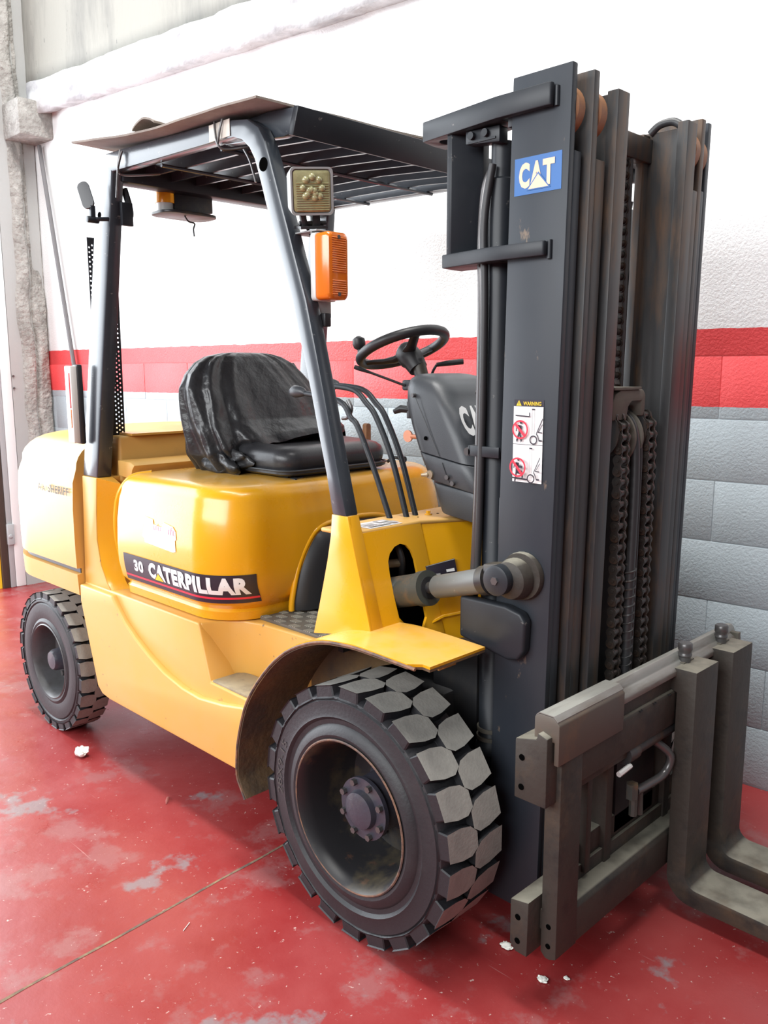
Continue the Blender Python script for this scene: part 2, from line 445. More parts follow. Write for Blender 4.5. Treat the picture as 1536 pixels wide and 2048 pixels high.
def text_geo(body, bold=0.0):
    c = bpy.data.curves.new('txt', 'FONT'); c.body = body; c.space_character = 1 + bold * 2.0; c.size = 1; c.offset = bold; c.resolution_u = 3
    o = bpy.data.objects.new('txt', c); COL.objects.link(o)
    dg = bpy.context.evaluated_depsgraph_get()
    me = bpy.data.meshes.new_from_object(o.evaluated_get(dg))
    vs = [(v.co.x, v.co.y) for v in me.vertices]; fs = [list(p.vertices) for p in me.polygons]
    bpy.data.objects.remove(o); bpy.data.curves.remove(c); bpy.data.meshes.remove(me)
    x0, x1 = min(v[0] for v in vs), max(v[0] for v in vs)
    y0, y1 = min(v[1] for v in vs), max(v[1] for v in vs)
    return [((a - x0) / (x1 - x0), (b - y0) / (y1 - y0)) for a, b in vs], fs

class Decal:
    """flat print: layers of polygons in (u, v), carried onto a surface by fn(u, v, lift)"""
    def __init__(self, fn): self.fn = fn; self.bm = NB(); self.k = 0
    def poly(self, pts, mi, sub=0):
        self.k += 1
        lift = 0.0006 + 0.00035 * self.k
        vs = [self.bm.verts.new(self.fn(u, v, lift)) for u, v in pts]
        f = self.bm.faces.new(vs); f.material_index = mi
    def rect(self, u0, u1, v0, v1, mi, nu=1, nv=1):
        self.k += 1
        lift = 0.0006 + 0.00035 * self.k
        g = [[self.bm.verts.new(self.fn(u0 + (u1 - u0) * i / nu, v0 + (v1 - v0) * j / nv, lift)) for i in range(nu + 1)] for j in range(nv + 1)]
        for j in range(nv):
            for i in range(nu):
                self.bm.faces.new((g[j][i], g[j][i + 1], g[j + 1][i + 1], g[j + 1][i])).material_index = mi
    def text(self, s, u0, u1, v0, v1, mi, bold=0.02, cuts=0):
        self.k += 1
        lift = 0.0006 + 0.00035 * self.k
        vs, fs = text_geo(s, bold)
        t = NB()
        tv = [t.verts.new((a, b, 0)) for a, b in vs]
        for f in fs:
            try: t.faces.new([tv[i] for i in f])
            except ValueError: pass
        for c in range(1, cuts):
            bmesh.ops.bisect_plane(t, geom=list(t.verts) + list(t.edges) + list(t.faces), plane_co=(c / cuts, 0, 0), plane_no=(1, 0, 0))
        for c in (range(1, 6) if cuts else ()):
            bmesh.ops.bisect_plane(t, geom=list(t.verts) + list(t.edges) + list(t.faces), plane_co=(0, c / 6, 0), plane_no=(0, 1, 0))
        t.verts.index_update()
        bv = [self.bm.verts.new(self.fn(u0 + (u1 - u0) * v.co.x, v0 + (v1 - v0) * v.co.y, lift)) for v in t.verts]
        for f in t.faces:
            try: self.bm.faces.new([bv[v.index] for v in f.verts]).material_index = mi
            except ValueError: pass
        t.free()
    def line(self, p, q, wd, mi):
        d = Vector((q[0] - p[0], q[1] - p[1])); n = Vector((-d.y, d.x)).normalized() * wd / 2
        self.poly([(p[0] + n.x, p[1] + n.y), (p[0] - n.x, p[1] - n.y), (q[0] - n.x, q[1] - n.y), (q[0] + n.x, q[1] + n.y)], mi)
    def ring(self, cx, cy, r1, r2, mi, n=24):
        self.k += 1
        lift = 0.0006 + 0.00035 * self.k
        A = [self.bm.verts.new(self.fn(cx + r1 * math.cos(2 * PI * i / n), cy + r1 * math.sin(2 * PI * i / n), lift)) for i in range(n)]
        B = [self.bm.verts.new(self.fn(cx + r2 * math.cos(2 * PI * i / n), cy + r2 * math.sin(2 * PI * i / n), lift)) for i in range(n)]
        for i in range(n):
            self.bm.faces.new((A[i], A[(i + 1) % n], B[(i + 1) % n], B[i])).material_index = mi
    def done(self, name, mats, parent, label=None, tilt=False):
        return finish(name, self.bm, mats, parent, tilt=tilt, label=label, merge=False)

# ------------------------------------------------------------------ the setting
PHI = R(4.2715); WD = 0.9177
wn = V(-math.sin(PHI), math.cos(PHI), 0); wt = V(math.cos(PHI), math.sin(PHI), 0)
def wall_pt(s, off, z): return wn * (WD - off) + wt * s + V(0, 0, z)

bm = NB()
g = []
box(bm, -9, 4, -7, 1.6, -0.12, 0.0)
# the groove of the slab joint is cut as a recessed strip
floor = finish('floor', bm, FLOORM, structure=True, origin=(0, 0, 0))
bm = NB()
pts = []
y = -3.4
while y < 0.75:
    x = -0.412 - 0.06 * (y + 1.337) + 0.004 * noise.noise(V(y * 6, 0.3, 0))
    wdt = 0.0035 + 0.0035 * abs(noise.noise(V(y * 9, 2.3, 0)))
    pts.append((x, y, wdt)); y += 0.03
A = [bm.verts.new((x - wd_, y, 0.0008)) for x, y, wd_ in pts]; B = [bm.verts.new((x + wd_, y, 0.0008)) for x, y, wd_ in pts]
for i in range(len(A) - 1): bm.faces.new((A[i], B[i], B[i + 1], A[i + 1]))
finish('floor_joint', bm, JOINTM, floor)

def wall_frame_mesh(name, mats, bm, structure=True, parent=None, **k):
    return finish(name, bm, mats, parent, structure=structure, **k)

ROTW = Matrix.Rotation(PHI, 4, 'Z')
bm = NB()
box(bm, -4.35, 2.2, WD + 0.0028, WD + 0.16, 0.0, 5.2)
bm.transform(ROTW)
wall = finish('wall_back', bm, WALLM, structure=True)
bm = NB()
CH, CL = 0.2145, 0.4275
box(bm, -CL / 2 + 0.0008, CL / 2 - 0.0008, 0, 0.05, 0.0014, CH - 0.0014)
bevel(bm, 0.0035, 2)
block0 = finish('block', bm, WALLM, wall, origin=(0, 0, 0))
first = True
for k in range(0, 7):
    z = 0.005 + CH * k
    off = 0.295 + CL / 2 if k % 2 == 0 else 0.295 + CL
    n0 = -11
    for i in range(n0, 5):
        s = off + CL * (i - (1 if k % 2 else 0))
        if s < -4.2 or s > 1.9: continue
        yo = random.uniform(-0.0006, 0.0006)
        p = wall_pt(s, -yo, z)
        if first:
            block0.location = p - POS[wall.name]; block0.rotation_euler = (0, 0, PHI); first = False
        else:
            inst(block0, 'block', p, (0, 0, PHI), wall)

# smooth white plaster above the painted courses
bm = NB(); box(bm, -4.33, 1.9, WD, WD + .05, 0.0065 + CH * 7, 3.3)
bm.transform(ROTW)
finish('plaster_face', bm, WALLM, wall, bev=.002)
# concrete beam above the block wall, with the rough plaster ledge under it
def rough_slab(name, s0, s1, offs, zs0, zs1, mats, amp, parent=None, ns=60, nz=10, structure=True, slope=0.0, seed=0, smooth=180):
    """front face offset from the wall; jagged lower edge"""
    bm = NB()
    grid = []
    for j in range(nz + 1):
        row = []
        for i in range(ns + 1):
            s = s0 + (s1 - s0) * i / ns
            t = j / nz
            z = zs0 + (zs1 - zs0) * t + slope * (s - s0)
            q = V(s * 5, z * 5, seed)
            z2 = z + (noise.noise(q * 1.7) * amp * 1.2 if j == 0 else 0)
            o = offs + noise.noise(q) * amp + noise.noise(q * 3.1) * amp * 0.5
            row.append(bm.verts.new(wall_pt(s, o, z2)))
        grid.append(row)
    for j in range(nz):
        for i in range(ns):
            bm.faces.new((grid[j][i], grid[j][i + 1], grid[j + 1][i + 1], grid[j + 1][i]))
    bot = [bm.verts.new(wall_pt(s0 + (s1 - s0) * i / ns, -0.02, zs0 + slope * (s1 - s0) * i / ns + 0.02)) for i in range(ns + 1)]
    top = [bm.verts.new(wall_pt(s0 + (s1 - s0) * i / ns, -0.02, zs1 + slope * (s1 - s0) * i / ns)) for i in range(ns + 1)]
    for i in range(ns):
        bm.faces.new((bot[i], bot[i + 1], grid[0][i + 1], grid[0][i]))
        bm.faces.new((grid[nz][i], grid[nz][i + 1], top[i + 1], top[i]))
    bm.faces.new([bot[0]] + [grid[j][0] for j in range(nz + 1)] + [top[0]])
    bm.faces.new([bot[-1]] + [grid[j][-1] for j in range(nz + 1)] + [top[-1]])
    return finish(name, bm, mats, parent, structure=structure, smooth=smooth)
beam = rough_slab('trim_1', -4.3, 1.9, 0.03, 3.24, 5.1, CONC, 0.006, nz=14, ns=50, slope=-0.035)
ledge = rough_slab('trim_2', -4.12, 1.9, 0.09, 3.07, 3.26, WPLASTER, 0.022, nz=5, ns=110, slope=-0.035, seed=3)

# broken concrete pier at the left end of the wall with the steel door post in front of it
bm = NB()
box(bm, -4.62, -4.30, 0.336, 0.592, 0.0, 5.1)
pier = finish('wall_left', bm, PLASTER, structure=True)
bm = NB()
nz_, ny_ = 150, 18
grid = []
for j in range(nz_ + 1):
    z = 0.30 + 4.7 * j / nz_
    row = []
    for i in range(ny_ + 1):
        t = i / ny_
        edge = 0.412 + 0.022 * noise.noise(V(z * 2.3, 0.5, 0)) + 0.012 * noise.noise(V(z * 9, 3.5, 0)) - .012 * max(0, z - 1.5)
        yy = edge + t * (0.600 - edge)
        q = V(yy * 14, z * 9, 2.0)
        bulge = 0.030 * math.sin(PI * t) ** 0.35 if 0 < i < ny_ else 0
        groove = -0.040 * math.exp(-((t - 0.48 - 0.08 * noise.noise(V(z * 2.2, 1, 1))) / 0.05) ** 2)
        back = -.045 * max(0, min(1, (z - 1.9) / .35)) * max(0, min(1, (t - .52) / .08))
        x = -4.298 + bulge + groove + back + 0.012 * noise.noise(q) + 0.008 * noise.noise(q * 2.7)
        if i in (0, ny_): x = -4.304
        row.append(bm.verts.new((x, yy, z)))
    grid.append(row)
for j in range(nz_):
    for i in range(ny_):
        bm.faces.new((grid[j][i], grid[j][i + 1], grid[j + 1][i + 1], grid[j + 1][i]))
finish('broken_concrete_face', bm, ROUGHC, pier, smooth=180)
# concrete corbel that carries the ledge
bm = NB()
box(bm, -4.36, -4.06, 0.40, 0.66, 2.92, 3.14)
finish('concrete_corbel', bm, ROUGHC, ledge, bev=0.015)

bm = NB()
box(bm, -4.52, -4.30, 0.268, 0.334, 0.0, 5.1)
door = finish('door_1', bm, POSTW, structure=True, bev=0.006)
bm = NB()
box(bm, -4.52, -4.305, 0.232, 0.266, 0.0, 5.1)
finish('door_frame', bm, POSTM, door, bev=0.004)
bm = NB()
box(bm, -4.34, -4.285, 0.228, 0.272, 0.30, 0.44)
cyl(bm, (-4.285, 0.245, 0.36), 'x', 0.014, -0.01, 0.006, 12)
finish('latch_box', bm, POSTM, door, bev=0.004)
bm = NB()
box(bm, -4.52, -4.31, 0.183, 0.230, 0.0, 5.1)
finish('door_leaf_edge', bm, BROWNP, door, bev=0.004)
bm = NB()
box(bm, -4.52, -4.33, 0.150, 0.181, 0.0, 5.1)
finish('door_leaf_strip', bm, STKY, door)
for z in (1.35, 1.43):
    bm = NB(); cyl(bm, (-4.30, 0.345, z), 'x', 0.007, -0.008, 0.010, 8)
    finish('door_bolt', bm, BOLT, door)

# dark pole leaning beside the pier
bm = NB()
d = [V(-3.66, 0.622, 0.0), V(-4.188, 0.577, 2.9)]
tube(bm, d, 0.014, 8)
tag(finish('metal_pole', bm, POLEM, smooth=50), 'long dark grey metal pole leaning in the corner beside the broken concrete pier', 'pole')

# ------------------------------------------------------------------ the forklift
F = thing('forklift', 'yellow and black forklift truck with open overhead guard and raised fork carriage on red floor', 'forklift', (-0.8, 0, 0))
def part(name, bm, mats, parent=None, **k): return finish(name, bm, mats, F if parent is None else parent, **k)

# ---- wheels
FW = dict(c=0.3397, R=0.3397, N=22)
def lug_mesh(outer, s, Rr, Rb, yo, yc, tw, skew, side_drop):
    """a tread block at the top of a wheel centred on the origin; s = side sign (outside towards s*y)"""
    bm = NB()
    top, low = [], []
    prof = [(0.00, tw * 0.86), (0.45, tw), (0.80, tw * 0.92), (1.0, tw * 0.50)]
    lft = [(yo + (yc - yo) * a, -w_ + skew * a) for a, w_ in prof]
    rgt = [(yo + (yc - yo) * a, w_ + skew * a) for a, w_ in prof][::-1]
    outl = lft + rgt
    def pt(y, t, r):
        q = t / Rr
        return (r * math.sin(q), -s * y, r * math.cos(q))
    cy = sum(p[0] for p in outl) / len(outl); ct = sum(p[1] for p in outl) / len(outl)
    for yv, t in outl:
        top.append(bm.verts.new(pt(cy + (yv - cy) * 0.96, ct + (t - ct) * 0.94, Rr)))
        k = 1.10 if yv != yo else 1.0
        low.append(bm.verts.new(pt(cy + (yv - cy) * 1.04 if yv != yo else yv, ct + (t - ct) * 1.16, Rb if yv != yo else Rb - side_drop)))
    n = len(top)
    f = bm.faces.new(top); f.material_index = 1
    for i in range(n): bm.faces.new((top[i], top[(i + 1) % n], low[(i + 1) % n], low[i]))
    bm.faces.new(low[::-1])
    bevel(bm, 0.003, 1, 25)
    return bm

def front_wheel(s, lab):
    c = V(0, 0, FW['c'])
    P = [(.196, -.585), (.202, -.604), (.212, -.607), (.230, -.602), (.238, -.594), (.250, -.595), (.258, -.603), (.266, -.600), (.299, -.599),
         (.3025, -.595), (.306, -.599), (.311, -.597), (.317, -.588), (.319, -.57), (.319, -.43), (.314, -.41), (.30, -.402), (.22, -.402), (.196, -.41)]
    bm = NB(); lathe(bm, [(r, -s * y) for r, y in P], c, 'y', 72, close=True)
    tyre = part('front_wheel', bm, RUBBER, origin=c)
    # rim
    P = [(.190, -.598), (.197, -.608), (.201, -.606), (.199, -.585), (.190, -.57), (.182, -.50), (.179, -.43), (.176, -.415), (.10, -.412), (.10, -.42), (.165, -.424), (.172, -.45), (.176, -.50), (.182, -.57)]
    bm = NB(); lathe(bm, [(r, -s * y) for r, y in P], c, 'y', 64, close=True)
    part('rim', bm, RIMB, tyre)
    bm = NB(); lathe(bm, [(.1965, -s * -.6085), (.1995, -s * -.6095), (.2025, -s * -.6075), (.1985, -s * -.6065)], c, 'y', 64, close=True)
    part('rusty_rim_edge', bm, RUSTEDGE, tyre)
    bm = NB()
    lathe(bm, [(.10, s * .40), (.10, s * .43), (.078, s * .45), (.074, s * .53), (.083, s * .536), (.083, s * .548), (.052, s * .55), (.048, s * .566), (.03, s * .572)], c, 'y', 40)
    hub = part('hub', bm, HUBM, tyre)
    b0 = None
    for k in range(8):
        q = R(22.5 + 45 * k)
        p = c + V(.072 * math.cos(q), s * .553, .072 * math.sin(q))
        if b0 is None:
            bm = NB(); lathe(bm, [(.009, -.008), (.009, .006), (.006, .008)], p, 'y', 6)
            b0 = part('hub_bolt', bm, BOLT, tyre, origin=p)
        else: inst(b0, 'hub_bolt', p, (0, 0, 0), tyre)
    n0 = None
    for k in range(6):
        q = R(10 + 60 * k)
        p = c + V(.135 * math.cos(q), s * .436, .135 * math.sin(q))
        if n0 is None:
            bm = NB(); lathe(bm, [(.014, -.015), (.014, .010), (.008, .014), (.008, .024)], p, 'y', 6)
            n0 = part('wheel_nut', bm, BOLT, tyre, origin=p)
        else: inst(n0, 'wheel_nut', p, (0, 0, 0), tyre)
    N = FW['N']
    A = B = None
    for k in range(N):
        a = 2 * PI * k / N
        if A is None:
            A = finish('tread_lug', lug_mesh(True, s, FW['R'], .317, -.598, -.498, .0385, .014, .010), [RUBBER, LUGTOP], tyre, origin=(0, 0, 0), smooth=25)
            B = finish('tread_lug', lug_mesh(False, s, FW['R'], .317, -.405, -.505, .0385, .014, .010), [RUBBER, LUGTOP], tyre, origin=(0, 0, 0), smooth=25)
            for o in (A, B): o.location = c - POS[tyre.name]; POS[o.name] = c
            B.rotation_euler = (0, PI / N, 0)
        else:
            inst(A, 'tread_lug', c, (0, a, 0), tyre); inst(B, 'tread_lug', c, (0, a + PI / N, 0), tyre)
    if lab: tyre['label'] = lab
    if s < 0:
        def side(u, v, l):
            q = R(188 - 34 * u); r = .270 + .021 * v
            return V(r * math.cos(q), -(.600 + l), FW['c'] + r * math.sin(q))
        dc = Decal(side); dc.text('28X9-15', 0, 1, 0, 1, 0, .0, cuts=14)
        dc.done('sidewall_lettering', [TEXTR], tyre)
    return tyre

front_wheel(-1, 'near front wheel with chunky worn dusty tread blocks')
front_wheel(1, None)

def rear_wheel(s):
    c = V(-1.844, 0, .2878); Rr = .2878
    P = [(.150, -.560), (.156, -.571), (.166, -.574), (.178, -.568), (.186, -.570), (.215, -.572), (.238, -.569), (.243, -.564), (.248, -.569), (.262, -.566), (.270, -.555),
         (.272, -.54), (.272, -.47), (.266, -.455), (.25, -.447), (.16, -.447), (.15, -.46)]
    bm = NB(); lathe(bm, [(r, -s * y) for r, y in P], c, 'y', 64, close=True)
    tyre = part('rear_wheel', bm, RUBBER, origin=c)
    P = [(.146, -.565), (.152, -.575), (.156, -.572), (.153, -.556), (.146, -.545), (.140, -.50), (.137, -.482), (.05, -.478), (.05, -.47), (.132, -.472), (.136, -.50), (.14, -.54)]
    bm = NB(); lathe(bm, [(r, -s * y) for r, y in P], c, 'y', 56, close=True)
    part('rim', bm, RIMG, tyre)
    bm = NB()
    lathe(bm, [(.075, s * .47), (.075, s * .49), (.058, s * .495), (.046, s * .52), (.044, s * .548), (.036, s * .560), (.014, s * .563)], c, 'y', 28)
    part('hub', bm, HUBM, tyre)
    n0 = None
    for k in range(6):
        q = R(60 * k); p = c + V(.095 * math.cos(q), s * .488, .095 * math.sin(q))
        if n0 is None:
            bm = NB(); lathe(bm, [(.012, -.012), (.012, .008), (.006, .012), (.006, .018)], p, 'y', 6)
            n0 = part('wheel_nut', bm, BOLT, tyre, origin=p)
        else: inst(n0, 'wheel_nut', p, (0, 0, 0), tyre)
    N = 26; A = B = None
    for k in range(N):
        a = 2 * PI * k / N
        if A is None:
            A = finish('tread_lug', lug_mesh(True, s, Rr, .270, -.568, -.506, .0285, .008, .010), [RUBBER, LUGTOP], tyre, origin=(0, 0, 0), smooth=25)
            B = finish('tread_lug', lug_mesh(False, s, Rr, .270, -.449, -.512, .0285, .008, .010), [RUBBER, LUGTOP], tyre, origin=(0, 0, 0), smooth=25)
            for o in (A, B): o.location = (0, 0, 0); POS[o.name] = c
            B.rotation_euler = (0, PI / N, 0)
        else:
            inst(A, 'tread_lug', c, (0, a, 0), tyre); inst(B, 'tread_lug', c, (0, a + PI / N, 0), tyre)
    return tyre
t = rear_wheel(-1); t['label'] = 'near rear steered wheel, smaller than the front one'
rear_wheel(1)

# drive axle, frame and a dark block added for shade between the wheels
bm = NB()
cyl(bm, (0, 0, .34), 'y', .085, -.42, .42, 20)
cyl(bm, (0, 0, .34), 'y', .15, -.12, .12, 20)
part('drive_axle', bm, DARK)
bm = NB()
box(bm, -1.62, .06, -.30, .30, .20, .60)
box(bm, -.02, .14, -.26, .26, .40, .72)
part('chassis_shade_block', bm, DARK, bev=.01)
bm = NB()
cyl(bm, (-1.844, 0, .2878), 'y', .06, -.46, .46, 16)
box(bm, -1.95, -1.72, -.2, .2, .22, .5)
part('steer_axle', bm, DARK, bev=.01)

# ---- chassis side panels with the step notch
def side_sill(s):
    y = lambda v: s * v
    bm = NB()
    up_ = [(-1.548, .672), (-1.545, .60), (-1.462, .33), (-1.448, .285), (-1.415, .262), (-1.36, .255), (-.482, .257), (-.482, .40), (-.46, .486), (-.712, .490), (-.768, .672)]
    prism(bm, up_, 'y', y(.535), y(.30))
    # inner wall of the notch and the sill top in front of it
    plan = [(-.753, .500), (-.725, .452), (-.690, .418), (-.62, .397), (-.30, .380), (-.30, .30), (-.80, .30), (-.80, .527), (-.765, .527)]
    prism(bm, [(a, y(b)) for a, b in plan], 'z', .486, .6715)
    sill = part('side_sill', bm, YELF, bev=.012, seg=3)
    bm = NB()
    lo = [(-1.548, .600), (-1.462, .33), (-1.448, .285), (-1.415, .262), (-1.36, .255), (-.484, .257), (-.484, .40), (-.466, .470), (-.52, .468), (-.62, .448), (-.75, .433), (-.85, .440), (-.96, .463), (-1.06, .50), (-1.15, .543), (-1.22, .585), (-1.27, .630), (-1.30, .664), (-1.546, .664)]
    prism(bm, lo, 'y', y(.530), y(.556))
    part('lower_bulge', bm, YELF, sill, bev=.014, seg=4)
    bm = NB()
    box(bm, -.708, -.46, min(y(.41), y(.528)), max(y(.41), y(.528)), .487, .497)
    part('step_tread', bm, STEPM, sill, bev=.002)
    return sill
side_sill(-1)['label'] = 'faded near side panel with the mounting step'
side_sill(1)

# ---- front fenders
def fender(s):
    pr = [(-.435, .225), (-.455, .255), (-.472, .290), (-.468, .36), (-.455, .42), (-.424, .507), (-.385, .570), (-.338, .627), (-.285, .680), (-.228, .724), (-.155, .762), (-.077, .787), (0, .797), (.064, .800), (.215, .796), (.262, .794)]
    path = smoothpath([(x, 0, z) for x, z in pr], 3)
    def sheet(y0, y1, t0, t1, mats, name, par, bev=0.0):
        bm = NB()
        ring = []
        up_, dn = [], []
        for i, p in enumerate(path):
            t = (path[min(i + 1, len(path) - 1)] - path[max(i - 1, 0)]).normalized()
            n = V(-t.z, 0, t.x)
            up_.append(p + n * t1); dn.append(p + n * t0)
        rA = [(p.x, s * y0, p.z) for p in up_ + dn[::-1]]
        rB = [(p.x, s * y1, p.z) for p in up_ + dn[::-1]]
        n = len(up_)
        va = [bm.verts.new(p) for p in rA]; vb = [bm.verts.new(p) for p in rB]
        N = len(va)
        for i in range(N): bm.faces.new((va[i], va[(i + 1) % N], vb[(i + 1) % N], vb[i]))
        for v in (va, vb):
            for i in range(n - 1): bm.faces.new((v[i], v[i + 1], v[N - 2 - i], v[N - 1 - i]))
        # rounded outer front corner
        for q in bm.verts:
            if q.co.x > .235 and abs(q.co.y) > .59: q.co.y = s * .585
        return part(name, bm, mats, par, smooth=40)
    fe = sheet(.610, .385, -.0005, .006, YEL, 'front_fender', None)
    sheet(.6095, .385, -.007, -.001, LINING, 'fender_lining', fe)
    bm = NB()
    tube(bm, [V(p.x, s * .6105, p.z) for p in path[:-2]], .0042, 6)
    part('fender_edge', bm, RUSTEDGE, fe)
    # inner wall of the wheel arch
    bm = NB()
    prism(bm, [(p.x, p.z) for p in path if p.x < .07] + [(.06, .72), (-.1, .66), (-.30, .40)], 'y', s * .385, s * .378)
    part('inner_arch', bm, LINING, fe)
    return fe
fender(-1)['label'] = 'near front mudguard with chipped rusty edge'
fender(1)
bm = NB()
box(bm, .17, .176, -.455, -.390, .735, .79)
cyl(bm, (.178, -.445, .747), 'x', .007, 0, .008, 10)
cyl(bm, (.176, -.383, .765), 'x', .010, -.004, .006, 12)
part('fender_bracket', bm, YELD, bev=.001)

# ---- yellow front leg bases (pylons), cowl box between them
def pylon(s):
    y = lambda v: s * v
    out = [(-.246, .748), (-.224, .820), (-.203, .895), (-.184, .965), (-.170, 1.03), (-.164, 1.089), (-.104, 1.089), (-.088, 1.03), (-.030, .83), (-.018, .786), (-.10, .776), (-.18, .760)]
    bm = NB(); prism(bm, out, 'y', y(.497), y(.489))
    py = part('guard_pylon', bm, YEL, bev=.003)
    # front return of the pylon
    bm = NB()
    a = [(-.104, y(.4965), 1.089), (-.018, y(.4965), .786), (-.020, y(.450), .792), (-.112, y(.450), 1.089)]
    b = [(p[0] - .006, p[1], p[2]) for p in a]
    va = [bm.verts.new(p) for p in a]; vb = [bm.verts.new(p) for p in b]
    bm.faces.new(va); bm.faces.new(vb[::-1])
    for i in range(4): bm.faces.new((va[i], va[(i + 1) % 4], vb[(i + 1) % 4], vb[i]))
    part('pylon_return', bm, YEL, py, bev=.0015)
    return py
pylon(-1); pylon(1)

bm = NB()
slot = [(-.384, .924), (-.380, .957), (-.368, .976), (-.345, .991), (-.322, .996), (-.300, .989), (-.284, .971), (-.278, .948), (-.279, .90), (-.279, .83), (-.281, .793), (-.301, .769), (-.330, .772), (-.350, .783), (-.370, .796), (-.384, .812), (-.3855, .86)]
def slant(bm):
    for v in bm.verts: v.co.x += -.10 + (1.045 - v.co.z) * .31
bm = NB()
prism(bm, [(-.458, .765), (-.225, .74), (-.225, 1.040), (-.458, 1.040)], 'x', -.008, 0, [slot]); slant(bm)
cowl = part('cowl_panel', bm, YEL, bev=0)
bm = NB()
prism(bm, [(-.222, -.488), (-.165, -.488), (-.110, -.46), (-.100, -.445), (-.098, -.225), (-.015, -.06), (-.015, .06), (-.098, .225), (-.100, .445), (-.110, .46), (-.222, .488)], 'z', 1.034, 1.046)
part('cowl_top', bm, YELD, cowl, bev=.005, seg=3)
bm = NB()
A = [(-.003, -.225), (.080, -.06), (.080, .06), (-.003, .225)]
va = [bm.verts.new((x - .098, y, 1.036)) for x, y in A]; vb = [bm.verts.new((x - .098 + .30 * .31, y, .736)) for x, y in A]; vc = [bm.verts.new((x + .01, y, .60)) for x, y in A]
for i in range(3):
    bm.faces.new((va[i], va[i + 1], vb[i + 1], vb[i])); bm.faces.new((vb[i], vb[i + 1], vc[i + 1], vc[i]))
part('cowl_centre', bm, YEL, cowl)
bm = NB()
prism(bm, [(.225, .74), (.458, .765), (.458, 1.040), (.225, 1.040)], 'x', -.008, 0); slant(bm)
part('cowl_panel_far_half', bm, YEL, cowl)
bm = NB()
tube(bm, [(-.022, -.27, .772), (-.012, -.225, .785), (.06, -.06, .80), (.06, .06, .80)], .005, 6)
part('cowl_weld_seam', bm, YEL, cowl)
bm = NB(); cyl(bm, (-.149, -.136, 1.046), 'z', .011, 0, .004, 12); cyl(bm, (-.149, -.136, 1.046), 'z', .007, 0, .012, 6)
part('grease_plug', bm, YEL, cowl)
bm = NB(); cyl(bm, (-.141, -.104, 1.046), 'z', .004, -.001, .001, 10)
part('bolt_hole', bm, HOLE, cowl)
bm = NB(); cyl(bm, (-.14, -.19, 1.046), 'z', .003, -.001, .001, 10)
part('bolt_hole', bm, HOLE, cowl)
bm = NB(); box(bm, -.21, -.19, -.44, .44, .69, 1.03)
part('cowl_inside', bm, DARK, cowl)
# hydraulic fittings seen through the slot
bm = NB()
tube(bm, [(-.13, -.345, 1.02), (-.13, -.34, .90)], .010, 10)
tube(bm, [(-.12, -.38, .94), (-.11, -.30, .935)], .012, 10)
tube(bm, smoothpath([(-.14, -.385, 1.0), (-.12, -.39, .95), (-.13, -.37, .90)]), .010, 10)
part('hydraulic_fitting', bm, BRASS, cowl)
bm = NB()
tube(bm, smoothpath([(-.13, -.30, 1.0), (-.10, -.30, .95), (-.12, -.28, .88)]), .010, 10)
part('hydraulic_hose', bm, HOSE, cowl)
# maker's plate on the cowl
pn = V(1, -.503, .31).normalized()
pq = [V(-.0719, -.2385, .9203), V(-.0600, -.2370, .884), V(-.0205, -.1577, .885), V(-.0356, -.1567, .9357)]
bm = NB()
va = [bm.verts.new(p + pn * .012) for p in pq]; vb = [bm.verts.new(p + pn * .006) for p in pq]
bm.faces.new(va); bm.faces.new(vb[::-1])
for i in range(4): bm.faces.new((va[i], va[(i + 1) % 4], vb[(i + 1) % 4], vb[i]))
part('data_plate', bm, STKB, cowl, bev=.0006)
def plate_pt(u, v, l): return (pq[1].lerp(pq[2], u)).lerp(pq[0].lerp(pq[3], u), v) + pn * (.012 + l)
dc = Decal(plate_pt)
dc.rect(.64, .92, .34, .50, 0); dc.rect(.20, .42, .24, .34, 1); dc.rect(.02, .98, .95, .99, 1)
dc.done('plate_print', [STKW, STKG], cowl)
dc = Decal(lambda u, v, l: (-.105 - .078 * v, -.415 + .125 * u, 1.046 + l))
dc.rect(0, 1, 0, 1, 0)
dc.rect(.06, .5, .70, .76, 1); dc.rect(.06, .46, .55, .60, 1); dc.rect(.06, .5, .42, .47, 1); dc.rect(.60, .95, .52, .9, 1); dc.rect(.66, .88, .60, .78, 0); dc.rect(.1, .75, .12, .32, 1); dc.ring(.32, .22, .03, .06, 0); dc.ring(.56, .22, .03, .06, 0); dc.rect(.8, .96, .1, .45, 1)
dc.done('instruction_sticker', [STKW, STKG], cowl)

# ---- floor plate
bm = NB()
box(bm, -.66, -.06, -.372, .372, .672, .682)
fp = part('floor_plate', bm, DIAM, bev=.001)
bm = NB()
random.seed(3)
for i in range(17):
    for j in range(22):
        x = -.645 + .036 * i; y = -.36 + .034 * j
        if (i + j) % 2: continue
        for k in range(4):
            xx = x + (k - 1.5) * .0085
            a = R(70)
            dx, dy = .002, .011
            vs = [(xx - dx, y - dy), (xx + dx, y - dy), (xx + dx + .004, y + dy), (xx - dx + .004, y + dy)]
            lo_ = [bm.verts.new((p[0], p[1], .682)) for p in vs]; hi_ = [bm.verts.new((p[0] * .9 + xx * .1, p[1], .6845)) for p in vs]
            bm.faces.new(hi_)
            for q in range(4): bm.faces.new((lo_[q], lo_[(q + 1) % 4], hi_[(q + 1) % 4], hi_[q]))
o = part('tread_cleats', bm, DIAMT, fp); o['kind'] = 'stuff'

